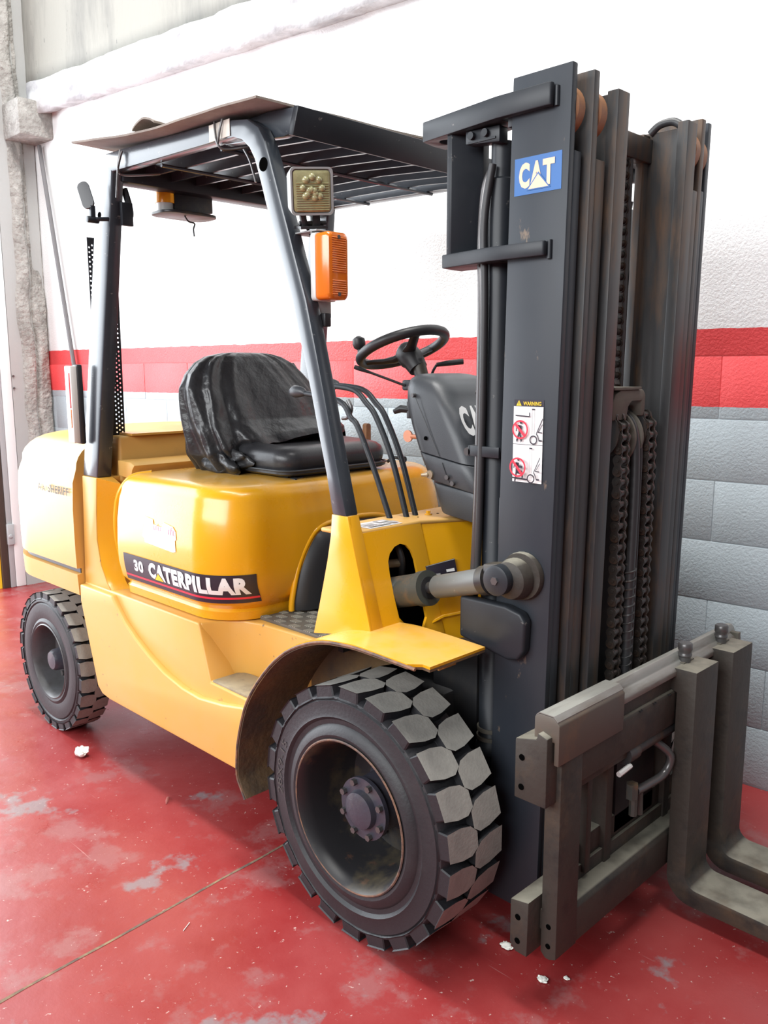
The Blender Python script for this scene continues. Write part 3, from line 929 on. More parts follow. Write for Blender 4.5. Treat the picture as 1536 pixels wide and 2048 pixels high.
# ---- engine hood
def hood_plan(yw, xf, xr, rf, rr, n=9):
    out = []
    for cx, cy, r, a in ((xf - rf, yw - rf, rf, 0), (xr + rr, yw - rr, rr, 90), (xr + rr, -yw + rr, rr, 180), (xf - rf, -yw + rf, rf, 270)):
        for k in range(n + 1):
            q = R(a + 90 * k / n)
            out.append((cx + r * math.cos(q), cy + r * math.sin(q)))
    return out
def hood_sect(z):
    T = [(.676, .500, -.655), (.705, .506, -.648), (.714, .500, -.652), (.745, .532, -.625), (.80, .543, -.612), (.86, .545, -.610), (.95, .541, -.612), (1.02, .530, -.620), (1.05, .519, -.628)]
    for a, b in zip(T, T[1:]):
        if a[0] <= z <= b[0]:
            t = (z - a[0]) / (b[0] - a[0])
            return a[1] + (b[1] - a[1]) * t, a[2] + (b[2] - a[2]) * t
    return T[-1][1:] if z > T[-1][0] else T[0][1:]
bm = NB()
rings = []
for z in (.676, .690, .705, .714, .73, .745, .77, .80, .83, .86, .90, .95, .99, 1.02, 1.05):
    yw, xf = hood_sect(z)
    xr = -1.285 - (.012 if z < .71 else 0)
    rings.append([(a, b, z) for a, b in hood_plan(yw, xf, xr, .17, .045)])
for k in range(1, 7):
    q = R(90 * k / 6)
    ins = .058 * (1 - math.cos(q)); z = 1.05 + .058 * math.sin(q)
    rings.append([(a, b, z) for a, b in hood_plan(.519 - ins, -.628 - ins, -1.285 + ins, .17 - ins * .5, .045 + ins * .4)])
rings.append([(a, b, 1.112) for a, b in hood_plan(.30, -.80, -1.15, .10, .10)])
loft(bm, rings)
hood = part('engine_hood', bm, YEL, smooth=45, label='glossy yellow engine hood')
# lip line that follows the hood edge at the rear
bm = NB()
for s in (-1,):
    pth = [(-1.288, s * .47, .72), (-1.290, s * .512, .80), (-1.290, s * .528, .90), (-1.288, s * .520, 1.0), (-1.275, s * .500, 1.06), (-1.25, s * .47, 1.095), (-1.21, s * .42, 1.106)]
    tube(bm, smoothpath([V(p[0], p[1], p[2]) for p in pth]), .009, 8)
part('hood_rim', bm, YEL, hood)
# black kick panel filling the arch of the hood front
arch = [(.268, .690), (.266, .721), (.245, .805), (.218, .867), (.179, .920), (.146, .941), (.101, .952), (.045, .956), (0, .957)]
arch = smoothpath([V(0, -a, b) for a, b in arch] + [V(0, a, b) for a, b in arch[::-1][1:]], 3)
bm = NB()
rings = []
for t, dx in ((1.0, 0), (.97, .012), (.88, .032), (.6, .046), (.25, .05)):
    rings.append([(-.612 + dx, p.y * t, .690 + (p.z - .690) * t) for p in arch])
rs = [[bm.verts.new(p) for p in r] for r in rings]
for A, B in zip(rs, rs[1:]):
    for i in range(len(A) - 1): bm.faces.new((A[i], A[i + 1], B[i + 1], B[i]))
bm.faces.new(rs[-1])
part('kick_panel', bm, PLASTD, hood, smooth=60)
bm = NB()
tube(bm, [V(-.617, p.y * 1.035, .688 + (p.z - .688) * 1.035) for p in arch], .010, 8)
part('arch_rim', bm, YEL, hood, smooth=60)

# brand band and dealer sticker on the hood
def hood_pt(x_arc, z, lift):
    """x_arc runs forward along the near side from x = -1.21, then round the front corner"""
    yw, xf = hood_sect(z); rf = .17
    L0 = (xf - rf) + 1.21
    e = 0.004
    if x_arc <= L0:
        p, n = V(-1.21 + x_arc, -yw, z), V(0, -1, 0)
    else:
        a = (x_arc - L0) / rf
        n = V(math.sin(a), -math.cos(a), 0)
        p = V(xf - rf + rf * math.sin(a), -(yw - rf) - rf * math.cos(a), z)
    y2, x2 = hood_sect(z + e); y1, x1 = hood_sect(z - e)
    n = (n + V(0, 0, -(y2 - y1) / (2 * e))).normalized()
    return p + n * (lift + .0012)
LEN = .655
dc = Decal(lambda u, v, l: hood_pt(u * LEN, .745 + (.838 - .745) * v, l))
dc.rect(0, 1, 0, 1, 0, 40, 4)
dc.rect(.004, .998, .14, .215, 1, 40, 1)
dc.text('30', .105, .200, .40, .84, 2, .05)
dc.text('C', .255, .325, .32, .91, 2, .065, cuts=2)
dc.text('ATERPILLAR', .322, .962, .32, .91, 2, .06, cuts=40)
dc.poly([(.300, .295), (.400, .295), (.350, .62)], 0)
dc.poly([(.309, .315), (.391, .315), (.350, .575)], 3)
dc.done('brand_band', [STKB, STKR, STKW, STKY], hood, label='black brand band with white letters and a red stripe')
dc = Decal(lambda u, v, l: hood_pt(.135 + u * .215, .885 + v * .098, l))
dc.poly([(.03, .52), (.07, .98), (.30, .93), (.33, .78), (.58, .74), (.60, .92), (.88, .84), (.97, .70), (.99, .45), (.95, .40), (.97, .05), (.90, .0), (.08, .10), (.06, .22), (.0, .30)], 0)
dc.rect(.10, .30, .60, .85, 3)
dc.text('ulti', .32, .55, .60, .82, 1, .0)
dc.rect(.58, .64, .58, .85, 0)
dc.text('ift', .76, .96, .55, .82, 1, .0)
dc.done('dealer_sticker', [STKW, STKPK, STKG, STKLB], hood, label='peeling white sticker with faded pink letters')

# rear deck between hood and counterweight
bm = NB()
prism(bm, [(-1.39, 1.085), (-1.30, 1.075), (-1.288, 1.11), (-1.27, 1.128), (-1.30, 1.138), (-1.39, 1.14)], 'y', -.455, .455)
part('hood_hinge_rail', bm, YELD, bev=.004, seg=2)
bm = NB()
box(bm, -1.60, -1.40, -.44, .44, 1.05, 1.225)
rc = part('radiator_cover', bm, YELD, bev=.012, seg=3)
bm = NB()
prism(bm, [(-.40, 0), (-.18, 0), (-.15, .018), (.40, .018), (.40, .026), (-.157, .026), (-.19, .008), (-.40, .008)], 'x', -1.56, -1.375)
bmesh.ops.translate(bm, verts=bm.verts, vec=(0, 0, 1.226))
part('top_flap', bm, YELF, rc)

# side panel that carries the rear leg
def rear_base(s):
    outer = [(-1.520, 1.079), (-1.407, 1.079), (-1.425, .95), (-1.432, .847), (-1.412, .756), (-1.373, .696), (-1.345, .668), (-1.548, .668)]
    bm = NB(); prism(bm, outer, 'y', s * .533, s * .40)
    rb = part('rear_leg_base', bm, YELF, bev=.004)
    bm = NB()
    A = [(-1.404, 1.079), (-1.416, 1.0), (-1.426, .91), (-1.429, .847), (-1.409, .756), (-1.370, .696), (-1.342, .672)]
    B = [(-1.345, 1.057), (-1.375, .996), (-1.388, .91), (-1.394, .825), (-1.378, .755), (-1.350, .697), (-1.32, .672)]
    va = [bm.verts.new((x, s * .531, z)) for x, z in A]; vb = [bm.verts.new((x, s * .47, z)) for x, z in B]
    for i in range(6): bm.faces.new((va[i], va[i + 1], vb[i + 1], vb[i]))
    vt = bm.verts.new((-1.407, s * .47, 1.079)); bm.faces.new((va[0], vb[0], vt))
    part('front_return', bm, YEL, rb, smooth=60)
    return rb
rear_base(-1); rear_base(1)

# ---- counterweight
def cw_plan(yw, xr, xf, r, inset=0, n=12):
    out = []
    yw -= inset; xr += inset
    out.append((xf, -yw)); 
    for k in range(n + 1):
        q = R(90 * k / n)
        out.append((xr + r - r * math.sin(q), -(yw - r) - r * math.cos(q)))
    for k in range(n + 1):
        q = R(90 - 90 * k / n)
        out.append((xr + r - r * math.sin(q), (yw - r) + r * math.cos(q)))
    out.append((xf, yw))
    return out
bm = NB()
rings = []
for z, yw, ins in ((.612, .545, .02), (.62, .556, .0), (.70, .560, 0), (.702, .553, .012), (.722, .553, .012), (.724, .560, 0), (.80, .562, 0), (.95, .562, .0), (1.05, .560, .004), (1.10, .555, .015)):
    rings.append([(a, b, z) for a, b in cw_plan(yw, -2.36, -1.552, .38, ins)])
for k in range(1, 8):
    q = R(90 * k / 7); ins = .015 + .13 * (1 - math.cos(q)); z = 1.10 + .105 * math.sin(q)
    rings.append([(a, b, z) for a, b in cw_plan(.555, -2.36, -1.552, .38 - ins * .4, ins)])
rings.append([(a, b, 1.225) for a, b in cw_plan(.30, -2.1, -1.552, .2)])
loft(bm, rings)
cw = part('counterweight', bm, YELF, smooth=40, label='faded yellow rear counterweight')
bm = NB()
rg = [[(a, b, z) for a, b in cw_plan(.5545, -2.36, -1.556, .38, .010)] for z in (.7035, .7205)]
loft(bm, rg)
part('stripe', bm, STKB, cw, smooth=50)
def cw_pt(u, v, l):
    x = -1.845 + .272 * u
    # near side face, into the start of the rear corner
    r = .38; cx = -2.36 + r
    if x < cx: yy = -(.562 - r) - math.sqrt(max(0, r * r - (cx - x) ** 2))
    else: yy = -.562
    return V(x, yy - l - .001, .998 + .031 * v)
dc = Decal(cw_pt)
dc.text('A', .0, .11, .05, .95, 0, .0); dc.text('A', .145, .25, .0, .72, 0, .0)
dc.text('SHERIFF', .34, 1.0, 0, 1, 0, .015)
dc.poly([(.33, .55), (.40, .72), (.40, 1.05), (.33, 1.05)], 1)
dc.done('stencil_lettering', [INK, YELF], cw)

# ---- overhead guard
def hoop(s):
    bm = NB()
    y0, y1 = .497, .452
    # outer edge and inner edge of the bent side tube, in x, z
    O = [(-.164, 1.088), (-.187, 1.196), (-.210, 1.278), (-.244, 1.408), (-.280, 1.526), (-.314, 1.645), (-.368, 1.78), (-.397, 1.85), (-.418, 1.905), (-.431, 1.943), (-.448, 1.989), (-.462, 2.024), (-.483, 2.055), (-.516, 2.081), (-.555, 2.094), (-.612, 2.098), (-1.10, 2.109), (-1.241, 2.113)]
    I = [(-.109, 1.088), (-.133, 1.176), (-.160, 1.281), (-.192, 1.409), (-.223, 1.525), (-.255, 1.641), (-.303, 1.77), (-.325, 1.831), (-.343, 1.878), (-.359, 1.922), (-.380, 1.978), (-.398, 2.028), (-.412, 2.060), (-.440, 2.100), (-.490, 2.130), (-.590, 2.146), (-1.15, 2.172), (-1.352, 2.178)]
    for z in (1.95, 1.7, 1.4, 1.2, 1.079):
        t = (2.104 - z) / 1.025
        O.append((-1.241 - .166 * t, z)); I.append((-1.352 - .166 * t, z))
    rings = []
    for a, b in zip(O, I):
        e = .033 * min(1, max(0, (2.104 - a[1]) / 1.025)) if a[0] < -1.2 else 0
        rings.append([(a[0], s * (y0 + e), a[1]), (b[0], s * (y0 + e), b[1]), (b[0], s * (y1 + e * .6), b[1]), (a[0], s * (y1 + e * .6), a[1])])
    loft(bm, rings)
    return part('overhead_guard_hoop', bm, GUARD, bev=.006, seg=2, smooth=40)
hn = hoop(-1); hf = hoop(1)
for s, h in ((-1, hn), (1, hf)):
    bm = NB(); cyl(bm, (-.420, s * .4972, 2.002), 'y', .018, -.001, .0012, 20); cyl(bm, (-1.335, s * .501, 1.985), 'y', .011, -.001, .0012, 14)
    part('lifting_hole', bm, HOLE, h)
bm = NB(); prism(bm, [(-.350, 2.070), (-.325, 2.139), (-.345, 2.144), (-.372, 2.076)], 'y', -.452, .452)
roof = part('guard_roof_front', bm, BLK, bev=.003)
for s in (-1, 1):
    bm = NB()
    prism(bm, [(-.353, 2.078), (-.330, 2.139), (-.46, 2.150), (-.66, 2.150), (-.66, 2.10), (-.395, 2.074)], 'y', s * .451, s * .425)
    part('roof_side_bar', bm, GUARD, roof, bev=.004)
bm = NB(); box(bm, -1.305, -1.235, -.46, .46, 2.085, 2.165)
part('rear_crossmember', bm, BLK, roof, bev=.006)
sl0 = None
for k in range(9):
    y = -.37 + .0995 * k
    if sl0 is None:
        bm = NB(); prism(bm, [(-1.24, 2.112), (-.60, 2.093), (-.352, 2.073), (-.340, 2.118), (-.60, 2.140), (-1.24, 2.156)], 'y', y - .005, y + .005)
        sl0 = part('roof_slat', bm, GUARD, roof, origin=(-.75, y, 2.1))
    else: inst(sl0, 'roof_slat', (-.75, y, 2.1), (0, 0, 0), roof)
for x, z in ((-.672, 2.091), (-1.0, 2.10)):
    bm = NB(); tube(bm, [(x, -.455, z), (x, .455, z)], .006, 8)
    part('roof_cross_rod', bm, GUARD, roof)

# paper label on the side rail, perforated screen at the rear leg, tail lamp, grab handle
bm = NB(); box(bm, -.665, -.565, -.4995, -.498, 2.100, 2.145)
part('masking_tape_label', bm, TAPE, hn)
bm = NB()
prism(bm, [(-.485, 1.10), (-.378, 1.10), (-.372, 1.93), (-.485, 1.93)], 'x', -1.4712, -1.4688,
      [circ2(-.478 + .0115 * i, 1.12 + .0165 * j + (.008 if i % 2 else 0), .0036, 6) for i in range(9) for j in range(48) if not (2 < i < 6)])
part('perforated_screen', bm, BLK, hn)
bm = NB(); box(bm, -1.50, -1.460, -.555, -.534, 1.20, 1.485)
tl = part('tail_lamp', bm, PLASTD, bev=.006)
bm = NB(); box(bm, -1.515, -1.466, -.578, -.553, 1.205, 1.48)
part('lamp_lens_white', bm, WHITEP, tl, bev=.004)
bm = NB(); box(bm, -1.490, -1.474, -.5805, -.577, 1.33, 1.455)
part('lamp_lens_red', bm, REDP, tl, bev=.001)
bm = NB(); box(bm, -1.490, -1.474, -.5805, -.577, 1.26, 1.325)
part('lamp_lens_amber', bm, ORANGE, tl, bev=.001)
bm = NB()
tube(bm, [(-1.27, -.49, 1.966), (-1.290, -.545, 1.962)], .007, 8)
box(bm, -1.25, -1.235, -.47, -.43, 1.945, 2.02)
gh = part('mirror_arm', bm, BLK, bev=.001)
bm = NB(); cyl(bm, (-1.292, -.548, 1.960), 'y', .011, -.02, .02, 12); box(bm, -1.300, -1.284, -.556, -.54, 1.955, 2.005)
part('mirror_clamp', bm, BLK, gh, bev=.001)
bm = NB()
prism(bm, roundrect(-.020, .020, -.050, .050, .018), 'x', -.004, .004)
bm.transform(Matrix.Translation((-1.315, -.556, 2.040)) @ Matrix.Rotation(R(-28), 4, 'Y') @ Matrix.Rotation(R(-50), 4, 'Z'))
part('mirror_blade', bm, MIRB, gh)
# small hook on the rear leg
bm = NB()
tube(bm, smoothpath([(-1.27, -.44, 2.07), (-1.262, -.43, 2.02), (-1.265, -.425, 1.985), (-1.29, -.425, 1.975), (-1.305, -.43, 1.99)]), .012, 8)
part('hose_loop', bm, PLASTD, hn)

# ---- seat
bm = NB()
rings = []
for z, ix, r in ((1.118, .012, .05), (1.125, .0, .055), (1.133, .0, .055), (1.137, .010, .06), (1.15, .004, .065), (1.172, .0, .07), (1.192, .006, .07), (1.205, .022, .06), (1.213, .05, .05)):
    rings.append([(x, y, z + (.012 * (x + .69) / .4 * -1 if z > 1.16 else 0)) for x, y in roundrect(-1.15 + ix, -.672 - ix, -.245 + ix, .245 - ix, r)])
rings.append([(x, y, 1.205) for x, y in roundrect(-1.05, -.78, -.14, .14, .04)])
loft(bm, rings)
seat = part('seat', bm, VINYL, smooth=50)
bm = NB()
tube(bm, [(x, y, 1.136) for x, y in roundrect(-1.15, -.670, -.247, .247, .055)] + [(-.670, .192, 1.136)], .0035, 6)
part('seat_piping', bm, PLAST, seat)
bm = NB()
box(bm, -1.12, -.72, -.20, .20, 1.108, 1.120)
for s in (-1, 1): box(bm, -1.10, -.69, s * .17 - .015, s * .17 + .015, 1.100, 1.112)
tube(bm, [(-.70, -.20, 1.108), (-.675, -.20, 1.106)], .006, 8)
part('seat_base', bm, PLASTD, seat, bev=.002)
bm = NB()
rings = []
for k in range(9):
    t = k / 8
    z = 1.19 + .30 * t
    w_ = .235 * (1 - .30 * max(0, t - .45) ** 1.6 / .4)
    x = -1.06 - .08 * t
    th = .045 * (1 - .4 * t)
    rings.append([(a + x, b, z) for a, b in roundrect(-th, th, -w_, w_, th * .8)])
loft(bm, rings)
part('seat_back', bm, VINYL, seat, smooth=50)
bm = NB()
prism(bm, roundrect(-.012, .012, 1.19, 1.265, .010), 'x', -.83, -.81)
for v in bm.verts: v.co.y += .262
part('belt_anchor', bm, RROLL, seat, bev=.002)
bm = NB(); tube(bm, smoothpath([(-.70, .25, 1.13), (-.685, .275, 1.145), (-.66, .28, 1.14)]), .006, 8); cyl(bm, (-.655, .28, 1.14), 'x', .012, 0, .015, 10)
part('seat_latch', bm, PLASTD, seat)

# black bin liner pulled over the seat back
def lerp_tab(T, z):
    if z <= T[0][0]: return T[0][1:]
    for a, b in zip(T, T[1:]):
        if z <= b[0]:
            t = (z - a[0]) / (b[0] - a[0]); return tuple(p + (q - p) * t for p, q in zip(a[1:], b[1:]))
    return T[-1][1:]
BT = [(1.09, -.285, .300, .150, -1.045), (1.16, -.330, .300, .145, -1.050), (1.25, -.345, .285, .125, -1.065), (1.34, -.345, .240, .105, -1.085), (1.40, -.342, .200, .092, -1.095),
      (1.45, -.318, .155, .080, -1.105), (1.49, -.282, .112, .066, -1.110), (1.512, -.240, .070, .048, -1.112), (1.524, -.18, .03, .026, -1.113), (1.528, -.12, -.03, .006, -1.113)]
bm = NB()
nu, nv = 180, 70
G = []
for j in range(nv + 1):
    t = j / nv
    row = []
    for i in range(nu):
        q = 2 * PI * i / nu
        c, s = math.cos(q), math.sin(q)
        near = max(0, -s)
        z = 1.09 + .437 * (1 - (1 - t) ** 1.25)
        fz = 1 - (z - 1.09) / .437
        y0, y1, th, xc = lerp_tab(BT, z)
        e = .62
        x = xc + th * math.copysign(abs(c) ** e, c)
        y = (y0 + y1) / 2 + (y1 - y0) / 2 * math.copysign(abs(s) ** e, s)
        pleat = math.sin(q * 13 + 2.2 * noise.noise(V(c * 1.5, s * 1.5, z * 4))) * (.35 + .65 * near)
        soft = noise.noise(V(c * 2.2, s * 2.2, z * 3)) + .5 * noise.noise(V(c * 5, s * 5, z * 6 + 3)) + .22 * noise.noise(V(c * 11, s * 11, z * 14))
        k = min(1, th / .05)
        d = (pleat * (.004 + .013 * fz) + soft * (.010 + .012 * fz)) * k
        # lifted front hem over the cushion, ragged hem elsewhere
        hem = 0.0
        if c > -.1: hem = .125 * min(1, (c + .1) * 1.6) * (1 - .9 * near ** 1.5) + .012 * noise.noise(V(c * 4, s * 4, 2))
        hem += .018 * noise.noise(V(c * 3, s * 3, 8)) + .012
        z2 = z + hem * max(0, 1 - (z - 1.09) / .20)
        row.append(bm.verts.new((x + c * d, y + s * d, z2)))
    G.append(row)
for j in range(nv):
    for i in range(nu): bm.faces.new((G[j][i], G[j][(i + 1) % nu], G[j + 1][(i + 1) % nu], G[j + 1][i]))
bmesh.ops.remove_doubles(bm, verts=bm.verts, dist=.0008)
# gathered bunch of film at the near corner of the cushion
for v in bmesh.ops.create_icosphere(bm, subdivisions=4, radius=1)['verts']:
    n = v.co.copy(); a = math.atan2(n.y, n.x)
    k = 1 + .22 * math.sin(a * 5 + n.z * 4) * (1 - n.z * n.z) + .30 * noise.noise(n * 2.3 + V(4, 0, 0)) + .15 * noise.noise(n * 5)
    v.co = V(-.985 + n.x * .115 * k, -.262 + n.y * .045 * k, 1.150 + n.z * .052 * k)
tag(finish('plastic_bag', bm, BAG, smooth=75, merge=False), 'crumpled black bin liner pulled over the forklift seat back', 'plastic bag')

# ---- levers
knob_z = []
for k, (dy, tx, tz, kx) in enumerate(((-.255, -.36, 1.395, -.58), (-.208, -.39, 1.405, -.52), (-.170, -.39, 1.405, -.52))):
    bm = NB()
    pth = [(-.165, dy, 1.035), (-.225, dy, 1.205), (-.290, dy, 1.325), (-.33, dy, 1.365), (tx, dy - .0, tz), (kx, dy - .005, tz + .012)] if k else \
          [(-.185, dy, 1.035), (-.255, dy, 1.185), (-.320, dy, 1.300), (-.350, dy, 1.325), (-.40, dy, 1.372), (kx, dy - .005, 1.395)]
    tube(bm, smoothpath(pth, 5), .0085, 8)
    lv = part('control_lever', bm, BLK, smooth=60)
    bm = NB()
    e = V(*pth[-1])
    tube(bm, [e + V(.03, 0, -.004), e + V(.02, 0, 0), e + V(0, 0, .002), e + V(-.02, 0, .002), e + V(-.034, 0, 0), e + V(-.040, 0, 0)], [.008, .014, .018, .019, .013, .004], 12)
    part('lever_knob', bm, PLAST, lv, smooth=60)
bm = NB()
tube(bm, smoothpath([(-.375, -.242, 1.375), (-.36, -.242, 1.35), (-.375, -.242, 1.325), (-.40, -.242, 1.32)]), .0055, 8)
part('lever_hook', bm, BOLT)

# ---- steering console, column and wheel
bm = NB()
def consec(t):
    # cross sections up the leaning console: centre x, z, half depth, half width
    return None
secs = [(-.010, 1.05, .100, .150), (-.034, 1.12, .104, .152), (-.040, 1.135, .104, .150)]
rings = []
for x, z, hd, hw in secs:
    rings.append([(x + a + .0 * z, b, z - .12 * a) for a, b in roundrect(-hd, hd, -hw, hw, .05, 6)])
loft(bm, rings)
con0 = part('console_base', bm, PLAST, bev=.002, smooth=45)
bm = NB()
secs = [(-.042, 1.140, .108, .158, .05), (-.066, 1.19, .111, .160, .05), (-.078, 1.215, .112, .158, .05)]
loft(bm, [[(x + a, b, z - .16 * a) for a, b in roundrect(-hd, hd, -hw, hw, r, 6)] for x, z, hd, hw, r in secs])
con1 = part('console_middle', bm, PLAST, bev=.002, smooth=45)
bm = NB()
secs = [(-.080, 1.219, .112, .158, .05), (-.114, 1.29, .112, .157, .055), (-.146, 1.36, .105, .152, .058), (-.160, 1.400, .096, .147, .06), (-.168, 1.425, .084, .138, .058), (-.168, 1.440, .066, .122, .05), (-.168, 1.446, .04, .09, .03)]
rings = []
for x, z, hd, hw, r in secs:
    rings.append([(x + a, b, z - (.16 - .0 * z) * a - (.9 * max(0, a - .0) ** 2 * 3 if z > 1.38 else 0)) for a, b in roundrect(-hd, hd, -hw, hw, min(r, hd * .95), 6)])
loft(bm, rings)
con = part('console', bm, PLAST, smooth=50)
for p in ((-.20, 1.40), (-.155, 1.27)):
    pass
for x, y, z, ax in ((-.192, -.153, 1.39, 'y'), (-.03, -.06, 1.40, 'x'), (-.03, .07, 1.40, 'x')):
    bm = NB(); cyl(bm, (x, y, z), ax, .006, -.008, .008, 10)
    part('console_screw', bm, BOLT, con)
for x, z in ((-.055, 1.166), (-.035, 1.150)):
    bm = NB(); cyl(bm, (x, -.159, z), 'y', .007, -.008, .006, 10)
    part('console_screw', bm, BOLT, con)
bm = NB()
tube(bm, [(-.182, -.158, 1.385), (-.126, -.160, 1.29), (-.088, -.160, 1.222)], .0010, 6)
tube(bm, [(-.076, -.161, 1.205), (-.062, -.161, 1.175), (-.046, -.158, 1.145)], .0010, 6)
part('panel_seam', bm, PLASTD, con)
bm = NB()
cyl(bm, (-.140, -.158, 1.270), 'y', .006, -.003, .004, 10)
part('panel_hole', bm, HOLE, con)
bm = NB()
tube(bm, [(-.125, -.140, 1.168), (-.130, -.166, 1.167), (-.143, -.174, 1.166)], [.008, .007, .004], 10)
cyl(bm, (-.122, -.158, 1.168), 'y', .012, -.006, .004, 14)
part('choke_knob', bm, BRASS, con)
bm = NB()
prism(bm, circ2(-.250, 1.268, .018, 14), 'y', -.118, -.113); cyl(bm, (-.230, -.115, 1.268), 'x', .007, -.006, .03, 8)
part('ignition_key', bm, KEYM, con)
bm = NB()
tube(bm, [(-.255, -.10, 1.345), (-.285, -.11, 1.348), (-.305, -.12, 1.338)], [.010, .012, .008], 8)
box(bm, -.262, -.245, -.11, -.08, 1.32, 1.37)
part('rocker_switch', bm, PLASTD, con, bev=.002)
dc = Decal(lambda u, v, l: V(-.017 - .55 * (1.283 + .080 * v - 1.305), -.152 + .135 * u, 1.283 + .080 * v) + V(l + .012, 0, 0))
dc.text('C', .0, .30, .0, 1, 0, .05); dc.text('A', .30, .64, .0, 1, 0, .05); dc.text('T', .60, .92, .0, 1, 0, .05)
dc.poly([(.22, -.02), (.72, -.02), (.47, .50)], 1); dc.poly([(.255, .0), (.685, .0), (.47, .45)], 2)
dc.done('console_badge', [STKW, STKB, STKY], con)
# column + wheel: wheel plane tilted 16 degrees, axis leaning to the driver
SWC = V(-.383, 0, 1.530)
tilt_ = Matrix.Rotation(R(-22), 4, 'Y')
def sw(p): return SWC + (tilt_ @ V(*p))
bm = NB()
tube(bm, [V(-.262, 0, 1.385), V(-.300, 0, 1.43)], .034, 14); tube(bm, [V(-.29, 0, 1.41), sw((.045, 0, -.060))], .022, 14)
col_ = part('steering_column', bm, RIMB, smooth=40)
bm = NB()
box(bm, -.345, -.285, -.045, .045, 1.400, 1.432)
part('column_clamp', bm, BLK, col_, bev=.006)
bm = NB()
n = 64
tube(bm, [sw((.137 * math.cos(2 * PI * k / n), .137 * math.sin(2 * PI * k / n), 0)) for k in range(n)] + [sw((.137, 0, 0)), sw((.137 * math.cos(2 * PI / n), .137 * math.sin(2 * PI / n), 0))], .0155, 12, cap=False)
swh = part('steering_wheel', bm, PLASTD, smooth=70)
bm = NB()
tube(bm, [sw((.038, 0, -.085)), sw((.028, 0, -.055)), sw((.022, 0, -.045)), sw((.006, 0, -.012)), sw((0, 0, -.004))], [.030, .034, .038, .036, .026], 18)
part('wheel_hub', bm, PLASTD, swh, smooth=50)
for a in (90, 205, 335):
    bm = NB()
    q = R(a); d = V(math.cos(q), math.sin(q), 0)
    pr = [sw((d.x * r, d.y * r, h)) for r, h in ((.008, -.024), (.035, -.026), (.068, -.020), (.105, -.008), (.134, -.002))]
    tube(bm, pr, [.026, .022, .017, .015, .014], 10, flat=.55)
    part('wheel_spoke', bm, PLASTD, swh, smooth=60)
bm = NB()
b = sw((-.137 * math.cos(R(35)), -.137 * math.sin(R(35)), .008))
tube(bm, [b, b + V(-.005, 0, .03), b + V(-.006, 0, .036), b + V(-.008, 0, .048), b + V(-.010, 0, .064), b + V(-.011, 0, .072)], [.008, .008, .017, .021, .019, .006], 14)
part('spinner_knob', bm, PLASTD, swh, smooth=50)
bm = NB()
tube(bm, smoothpath([(-.33, -.045, 1.415), (-.40, -.10, 1.448), (-.455, -.14, 1.472)]), [.004] * 7 + [.004, .005, .006, .007, .007, .006], 8)
part('indicator_stalk', bm, PLASTD, col_)
bm = NB()
tube(bm, smoothpath([(-.335, .08, 1.40), (-.335, .085, 1.45), (-.325, .095, 1.478)]), .0045, 8)
tube(bm, [(-.325, .095, 1.478), (-.30, .13, 1.484), (-.275, .165, 1.488)], [.007, .0095, .0095], 10)
part('direction_lever', bm, PLASTD, col_)

# ---- tilt cylinders
def tilt_cyl(s):
    y = s * .36
    a = V(-.26, s * .333, .812); b = V(.306, y, .976)
    d = (b - a).normalized()
    P = lambda L: a + d * L
    L = (b - a).length
    bm = NB()
    tube(bm, [P(.08), P(.29), P(.291), P(.318)], [.043, .043, .047, .047], 28)
    c = part('tilt_cylinder', bm, CYLD, smooth=40)
    bm = NB(); tube(bm, [P(.315), P(.37)], .016, 16); part('piston_rod', bm, RIMB, c, smooth=40)
    bm = NB(); tube(bm, [P(.318), P(.320)], [.030, .030], 20); part('rod_seal', bm, DARK, c)
    bm = NB(); tube(bm, [P(.345), P(.351), P(L - .075)], [.026, .030, .032], 22); part('rod_sleeve', bm, CHROME, c, smooth=40)
    bm = NB(); tube(bm, [P(L - .078), P(L - .055)], [.037, .037], 22); part('rod_clamp', bm, RIMB, c)
    bm = NB()
    prism(bm, [(b.x - .06, b.z - .034), (b.x, b.z - .036), (b.x + .03, b.z - .02), (b.x + .036, b.z), (b.x + .03, b.z + .02), (b.x, b.z + .036), (b.x - .06, b.z + .026)], 'y', y - .02, y + .02)
    part('rod_eye', bm, RIMB, c, bev=.004)
    bm = NB()
    k = 1 if s > 0 else -1
    lathe(bm, [(.036, k * -.012 + k * .03), (.036, k * .048), (.030, k * .05), (.004, k * .051)], (b.x, y, b.z), 'y', 24)
    part('pin_cap', bm, BLK, c, smooth=35)
    bm = NB(); cyl(bm, (b.x, y + k * .05, b.z), 'y', .010, -.004, .012, 6); part('grease_nipple', bm, BOLT, c)
    # welded boss on the mast channel
    bm = NB()
    lathe(bm, [(.030, k * .026), (.044, k * .018), (.050, k * -.002), (.050, k * -.028)], (b.x + .016, s * .36, b.z - .002), 'y', 28)
    lathe(bm, [(.056, k * -.014), (.058, k * -.020), (.058, k * -.028)], (b.x + .026, s * .36, b.z + .004), 'y', 28)
    part('mast_boss', bm, DIRT, c, smooth=40)
    return c
tilt_cyl(-1)['label'] = 'near tilt cylinder with rusty rod clamp'
tilt_cyl(1)

